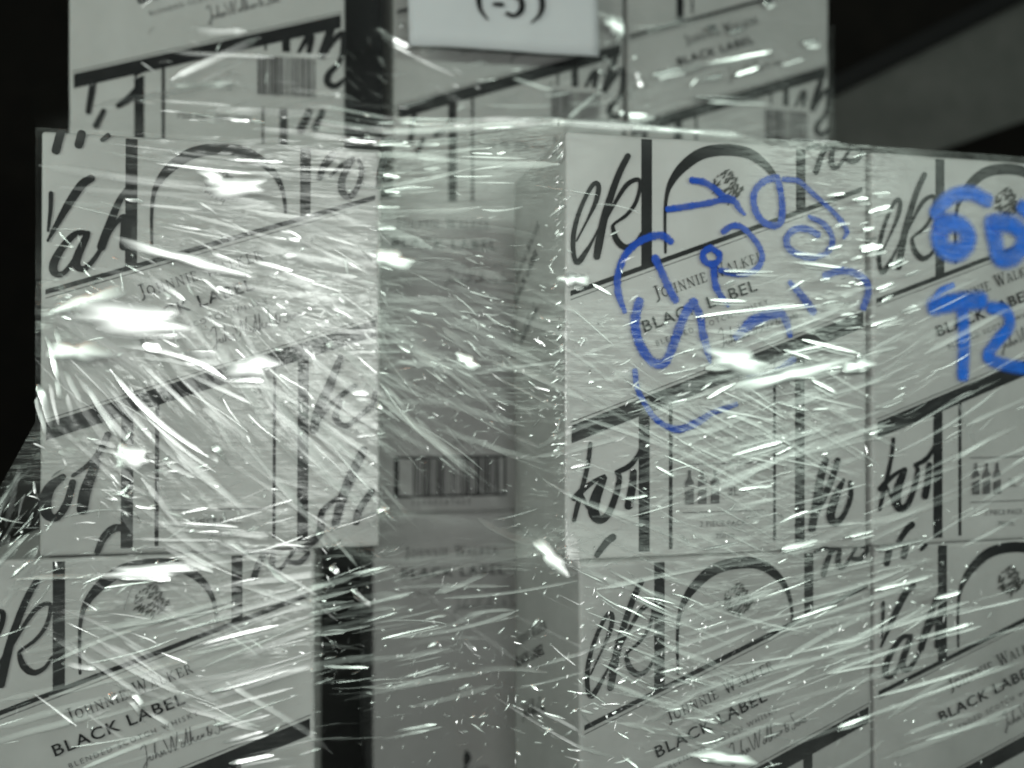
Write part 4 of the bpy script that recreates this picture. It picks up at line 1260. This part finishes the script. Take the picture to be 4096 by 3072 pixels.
class Pleats:
    """folded ridges of film: a gentle slope on one side, a steep fall on the other, tapering to points"""

    def __init__(self):
        self.v, self.f, self.c = [], [], []

    def add(self, x0, z0, x1, z1, w, curve=0.0, tall=0.8, blunt=False, base=0.0012, shine=1.0):
        L = math.hypot(x1 - x0, z1 - z0)
        n = max(4, min(24, int(L / 0.004) + 3))
        t = np.linspace(0, 1, n)
        dx, dz = (x1 - x0) / L, (z1 - z0) / L
        bend = curve * L * 4 * t * (1 - t)
        wob = 0.05 * w * np.sin(t * random.uniform(4, 11) + random.uniform(0, 6))
        X = x0 + (x1 - x0) * t - dz * (bend + wob)
        Z = z0 + (z1 - z0) * t + dx * (bend + wob)
        X = np.maximum(X, [film_left(q) + .5 * w for q in Z])
        tap = np.clip(t / random.uniform(0.06, 0.2), 0.12, 1) ** 0.7 * np.clip((1 - t) / random.uniform(0.06, 0.4), 0.08, 1) ** 0.7
        if blunt:
            X = np.maximum(X, [film_left(q) + .5 * w for q in Z])
        tap = np.clip(t / 0.12, 0.35, 1) * np.clip((1 - t) / 0.12, 0.35, 1)
        ww = w * tap * (1 + 0.12 * np.sin(t * random.uniform(3, 9) + random.uniform(0, 6)))
        # the broad side of a fold is tilted to mirror a lamp into the lens, more or less
        along, across = facing((x0 + x1) / 2, (z0 + z1) / 2, dx, dz)
        across += random.gauss(0, .07)
        flip = 1 if across < 0 else -1
        tall = min(.5, max(.04, abs(across))) * .84
        # highlight put into the fold's gloss, strong along a part of its length only
        peak, wide = random.uniform(-.1, 1.1), random.uniform(.25, .9)
        glow = shine * mute((x0 + x1) / 2, (z0 + z1) / 2) * (0.25 + 0.75 * np.exp(-((t - peak) / wide) ** 2))
        prof = ((-.5, 0), (-.3, .26), (-.05, .58), (.2, .86), (.34, 1.0), (.45, .6), (.5, 0))
        # short crumples also tip along their length
        tip = along + random.gauss(0, .16) if L < .016 else max(-.05, min(.05, along)) + random.gauss(0, .015)
        k = len(self.v)
        m = len(prof)
        for i in range(n):
            for (a, h), fade in zip(prof, (0, .7, 1, 1, .9, .5, 0)):
                px, pz = X[i] - dz * a * flip * ww[i], Z[i] + dx * a * flip * ww[i]
                y = float(film_y(px, pz) if pz < .2 else film_y(X[i], Z[i])) - base - h * tall * ww[i] + tip * L * (t[i] - .5)
                self.v.append((px, y, pz + CAM_Z))
                self.c.append(glow[i] * fade)
        for i in range(n - 1):
            for j in range(m - 1):
                q = (k + i * m + j, k + i * m + j + 1, k + (i + 1) * m + j + 1, k + (i + 1) * m + j)
                self.f.append(q if flip > 0 else q[::-1])

    def puff(self, x, z, lx, lz, ang, base=0.002):
        """a patch of glare put into shape: film pocket tilted to mirror a lamp into the lens"""
        sx, sz = facing(x, z, 1.0, 0.0)
        k = len(self.v)
        n, m = 28, 8
        y0 = float(film_y(x, z)) - base - (abs(sx) * lx + abs(sz) * lz) * 0.6
        ca, sa = math.cos(R(ang)), math.sin(R(ang))
        for j in range(m + 1):
            r = j / m
            for i in range(n):
                t = 2 * math.pi * i / n
                wob = 1 + 0.22 * math.sin(2 * t + x * 90) + 0.12 * math.sin(5 * t + z * 70)
                a_, b_ = r * math.cos(t) * lx * wob, r * math.sin(t) * lz * wob
                px, pz = x + a_ * ca - b_ * sa, z + a_ * sa + b_ * ca
                self.v.append((px, y0 + float(film_y(px, z) - film_y(x, z)) + sx * (px - x) + sz * (pz - z) + 0.10 * lz * r ** 2.0, pz + CAM_Z))
                self.c.append(1.4 * (1 - r ** 1.6))  # glare strength put into the gloss, fading to the rim
        for j in range(m):
            for i in range(n):
                i2 = (i + 1) % n
                self.f.append((k + j * n + i, k + (j + 1) * n + i, k + (j + 1) * n + i2, k + j * n + i2))

    def build(self, name, mat, parent):
        me = bpy.data.meshes.new(name)
        me.from_pydata(self.v, [], self.f)
        for p in me.polygons:
            p.use_smooth = True
        me.attributes.new('crumple_shine', 'FLOAT', 'POINT').data.foreach_set('value', self.c)  # highlight strength of folds and pockets, under the sheet's attribute name
        o = add_obj(name, me, mat, parent)
        o['kind'] = 'stuff'
        return o


soft, hard, puffs = Pleats(), Pleats(), Pleats()
for x0, z0, x1, z1, w, b, cv in PLEATS:
    big = w > 11
    if big:
        puffs.puff((x0 + x1) / 2000, (z0 + z1) / 2000, math.hypot(x1 - x0, z1 - z0) / 2000 * 1.25, w / 2000 * 1.45, math.degrees(math.atan2(z1 - z0, x1 - x0)))
        continue
    (hard if b else soft).add(x0 / 1000, z0 / 1000, x1 / 1000, z1 / 1000, w / 1000 * (1.05 if b else 1.35), cv, 0.8, big, 0.0012, random.uniform(.55, 1.4) if b else random.uniform(.25, .7))
    if b and not big and random.random() < 0.6:      # the second lip of a double fold
        o_ = w * 0.9 / 1000
        L = math.hypot(x1 - x0, z1 - z0)
        ox, oz = (z1 - z0) / L * o_, -(x1 - x0) / L * o_
        s = random.uniform(.05, .3)
        soft.add((x0 + (x1 - x0) * s) / 1000 + ox, (z0 + (z1 - z0) * s) / 1000 + oz, (x1 + (x1 - x0) * .12) / 1000 + ox, (z1 + (z1 - z0) * .12) / 1000 + oz, w / 1000 * 0.8, cv, shine=0.6)

# glare put into shape as film pockets tilted to mirror a lamp: x, z, half length, half height (mm), angle
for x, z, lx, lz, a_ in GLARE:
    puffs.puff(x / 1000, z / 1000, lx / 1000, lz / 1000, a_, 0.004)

# fine creases and sparkles: centre x, z, spread x, z (m), angle, angle spread (degrees), length (mm), width (mm), count, share of bright ones
FIELDS = [
    (-.17, .06, .10, .05, -30, 45, (2, 8), (.9, 2.2), 150, .8), (-.12, -.06, .10, .06, -20, 50, (2, 8), (.8, 2.0), 90, .8), (.0, .03, .05, .08, 10, 50, (2, 8), (.8, 2.0), 80, .8),
    (.19, -.06, .08, .06, 20, 45, (2, 8), (.8, 2.0), 110, .8), (.34, -.20, .08, .08, 30, 45, (2, 7), (.7, 1.7), 110, .7), (-.24, -.20, .12, .07, 20, 45, (2, 7), (.7, 1.7), 80, .7),
    (-.16, .185, .15, .03, -4, 5, (10, 60), (.5, 1.4), 50, .3), (-.18, .10, .09, .035, -16, 10, (5, 30), (.5, 2.0), 110, .5),
    (-.30, .06, .05, .04, -30, 20, (4, 16), (.8, 2.2), 60, .7), (-.20, .055, .10, .03, -35, 20, (4, 18), (.8, 2.2), 120, .7),
    (-.25, -.03, .10, .05, -48, 8, (15, 70), (.5, 1.2), 60, .3), (-.12, -.03, .09, .06, -40, 6, (20, 90), (.5, 1.2), 70, .4),
    (-.29, -.085, .06, .03, -30, 30, (4, 16), (.8, 2.2), 90, .6), (-.22, -.13, .13, .03, 8, 16, (8, 50), (.5, 1.6), 90, .6),
    (-.24, -.22, .13, .06, 15, 5, (15, 70), (.4, 1.2), 70, .4), (-.28, -.20, .10, .05, -34, 10, (10, 50), (.4, 1.0), 40, .4),
    (-.12, -.21, .07, .06, 13, 5, (10, 60), (.4, 1.2), 60, .5), (-.04, -.22, .07, .06, 40, 30, (2, 9), (.6, 1.8), 190, .8),
    (-.15, -.19, .02, .05, 30, 40, (2, 8), (.6, 1.6), 50, .6),
    (-.05, .13, .07, .05, -3, 4, (8, 40), (.5, 1.5), 50, .5), (-.04, .05, .06, .04, -25, 10, (5, 26), (.7, 2.0), 80, .6),
    (-.04, -.04, .06, .05, 20, 40, (3, 14), (.6, 1.8), 70, .8), (-.03, .03, .06, .06, -28, 8, (4, 22), (.7, 2.0), 70, .8), (.036, .12, .004, .10, 48, 10, (3, 8), (1.0, 2.0), 60, .9),
    (.036, -.02, .004, .06, 40, 20, (3, 8), (.8, 1.8), 40, .9), (.028, -.128, .014, .012, 38, 10, (3, 8), (.8, 1.8), 60, .95),
    (.10, .02, .05, .05, 20, 12, (4, 14), (.7, 1.8), 40, .5),
    (.19, .02, .07, .025, 16, 6, (10, 50), (.6, 1.8), 60, .6), (.17, -.05, .08, .05, -27, 4, (20, 90), (.4, 1.1), 90, .35),
    (.18, -.08, .09, .05, 17, 6, (10, 55), (.5, 1.2), 70, .5), (.24, -.02, .05, .05, 14, 8, (6, 30), (.6, 1.8), 70, .6),
    (.280, .09, .018, .06, 12, 7, (5, 16), (.8, 2.0), 45, .8), (.36, .03, .05, .10, 24, 4, (10, 50), (.4, 1.1), 70, .5),
    (.40, -.06, .06, .05, 22, 6, (10, 40), (.4, 1.0), 30, .4),
    (.10, -.18, .05, .05, -26, 6, (6, 36), (.5, 1.2), 120, .5), (.11, -.21, .06, .05, 45, 25, (2, 7), (.6, 1.5), 120, .7),
    (.22, -.20, .09, .06, 14, 5, (10, 50), (.4, 1.2), 85, .5), (.32, -.22, .08, .07, 17, 5, (10, 60), (.4, 1.1), 60, .4),
    (.26, -.20, .12, .06, 45, 40, (2, 7), (.6, 1.5), 110, .7), (.10, -.26, .07, .025, -20, 14, (4, 20), (.7, 1.8), 60, .8),
    (.0, .228, .22, .020, -2, 5, (10, 60), (.8, 2.4), 130, .5), (.17, .33, .05, .04, 24, 12, (5, 22), (.8, 2.0), 50, .6),
    (-.28, .30, .10, .05, 20, 40, (4, 24), (.5, 1.6), 50, .5), (-.02, .33, .12, .05, 10, 30, (4, 24), (.5, 1.6), 50, .5), (-.15, .30, .03, .08, -30, 15, (4, 16), (.8, 2.0), 24, .8), (.11, .37, .02, .03, 45, 10, (4, 10), (1.0, 2.4), 26, .9),
    (-.39, -.11, .02, .03, 60, 12, (5, 26), (.6, 1.8), 90, .8), (-.34, -.15, .05, .015, 20, 25, (4, 24), (.6, 1.6), 40, .6),
]
for cx, cz, sx, sz, ang, da, lens, ws, cnt, br in FIELDS:
    for _ in range(int(cnt * (0.55 if lens[1] > 40 else 0.8 if lens[1] > 20 else 1.7))):
        x, z = cx + random.gauss(0, sx * 0.75), cz + random.gauss(0, sz * 0.75)
        if x < left_edge(z) + 0.006 and z < .2:
            continue
        if x > .56 or z < -.36 or (z > .195 and x > .29):
            continue
        a = R(random.gauss(ang, da))
        L = max(.0032, random.uniform(*lens) / 1000 * random.choice((0.6, 1, 1)))
        w = random.uniform(*ws) / 1000 * 1.35
        hx, hz = math.cos(a) * L / 2, math.sin(a) * L / 2
        (hard if random.random() < br else soft).add(x - hx, z - hz, x + hx, z + hz, w, random.gauss(0, .03), random.uniform(.6, 1.0), False, random.uniform(.0006, .0022), 0.10 + 1.3 * random.random() ** 3)
# broad faint tension bands: centre x, z, spread x, z (m), angle, spread (degrees), length (mm), width (mm), count
BANDS = [(-.20, .17, .14, .03, -4, 4, (50, 160), (2, 5), 26), (-.18, .10, .10, .04, -15, 6, (40, 130), (2, 6), 34), (-.24, -.03, .09, .06, -48, 8, (40, 130), (2.5, 6), 34),
         (-.12, -.04, .08, .06, -38, 5, (50, 150), (2, 6), 36), (-.22, -.13, .12, .03, 6, 10, (30, 110), (2, 5), 24), (-.24, -.21, .12, .06, 15, 4, (50, 160), (2, 5), 30),
         (-.25, -.22, .10, .05, -34, 6, (40, 110), (1.5, 4), 14), (-.04, .08, .06, .07, -8, 8, (40, 110), (2, 5), 26), (-.03, .02, .06, .05, -25, 6, (30, 90), (2, 5), 24),
         (-.05, -.18, .08, .06, 13, 6, (40, 110), (1.5, 4), 20), (.18, -.05, .08, .06, -27, 3, (50, 150), (1.5, 4), 36), (.18, -.06, .09, .06, 16, 4, (40, 140), (2, 5), 40),
         (.22, .02, .06, .04, 12, 5, (30, 100), (2, 5), 24), (.12, -.20, .07, .06, -25, 5, (40, 120), (1.5, 4), 26), (.24, -.21, .10, .07, 14, 4, (50, 160), (1.5, 4), 44),
         (.38, .00, .06, .10, 24, 3, (40, 120), (1.5, 4), 22), (.0, .235, .22, .022, -2, 4, (50, 180), (2, 6), 40), (-.28, .32, .10, .05, 14, 25, (40, 110), (2, 6), 16),
         (.0, .33, .10, .05, 8, 20, (30, 100), (2, 5), 14), (.22, .32, .10, .05, 18, 8, (30, 100), (2, 5), 20), (-.40, -.10, .02, .04, 62, 8, (30, 80), (2, 5), 14)]
for cx, cz, sx, sz, ang, da, lens, ws, cnt in BANDS:
    for _ in range(int(cnt * 1.3)):
        x, z = cx + random.gauss(0, sx * 0.75), cz + random.gauss(0, sz * 0.75)
        a = R(random.gauss(ang, da))
        L = random.uniform(*lens) / 1000
        hx, hz = math.cos(a) * L / 2, math.sin(a) * L / 2
        ok = all(left_edge(qz) + .003 < qx < .55 and qz > -.38 and (qz < .195 or (-.36 < qx < .27)) and not (qz < .197 < z or z < .197 < qz)
                 and not (.05 < qx < .20 and .06 < qz < .195) for qx, qz in ((x - hx, z - hz), (x + hx, z + hz)))
        if ok:
            soft.add(x - hx, z - hz, x + hx, z + hz, random.uniform(*ws) * 1.6 / 1000, random.gauss(0, .02), .8, False, random.uniform(.0004, .0012), random.uniform(.10, .36))
soft.build('film_pleats', M['pleat'], film)
hard.build('film_folds', M['pleat_hard'], film)
puffs.build('glare_pockets', M['glare'], film)
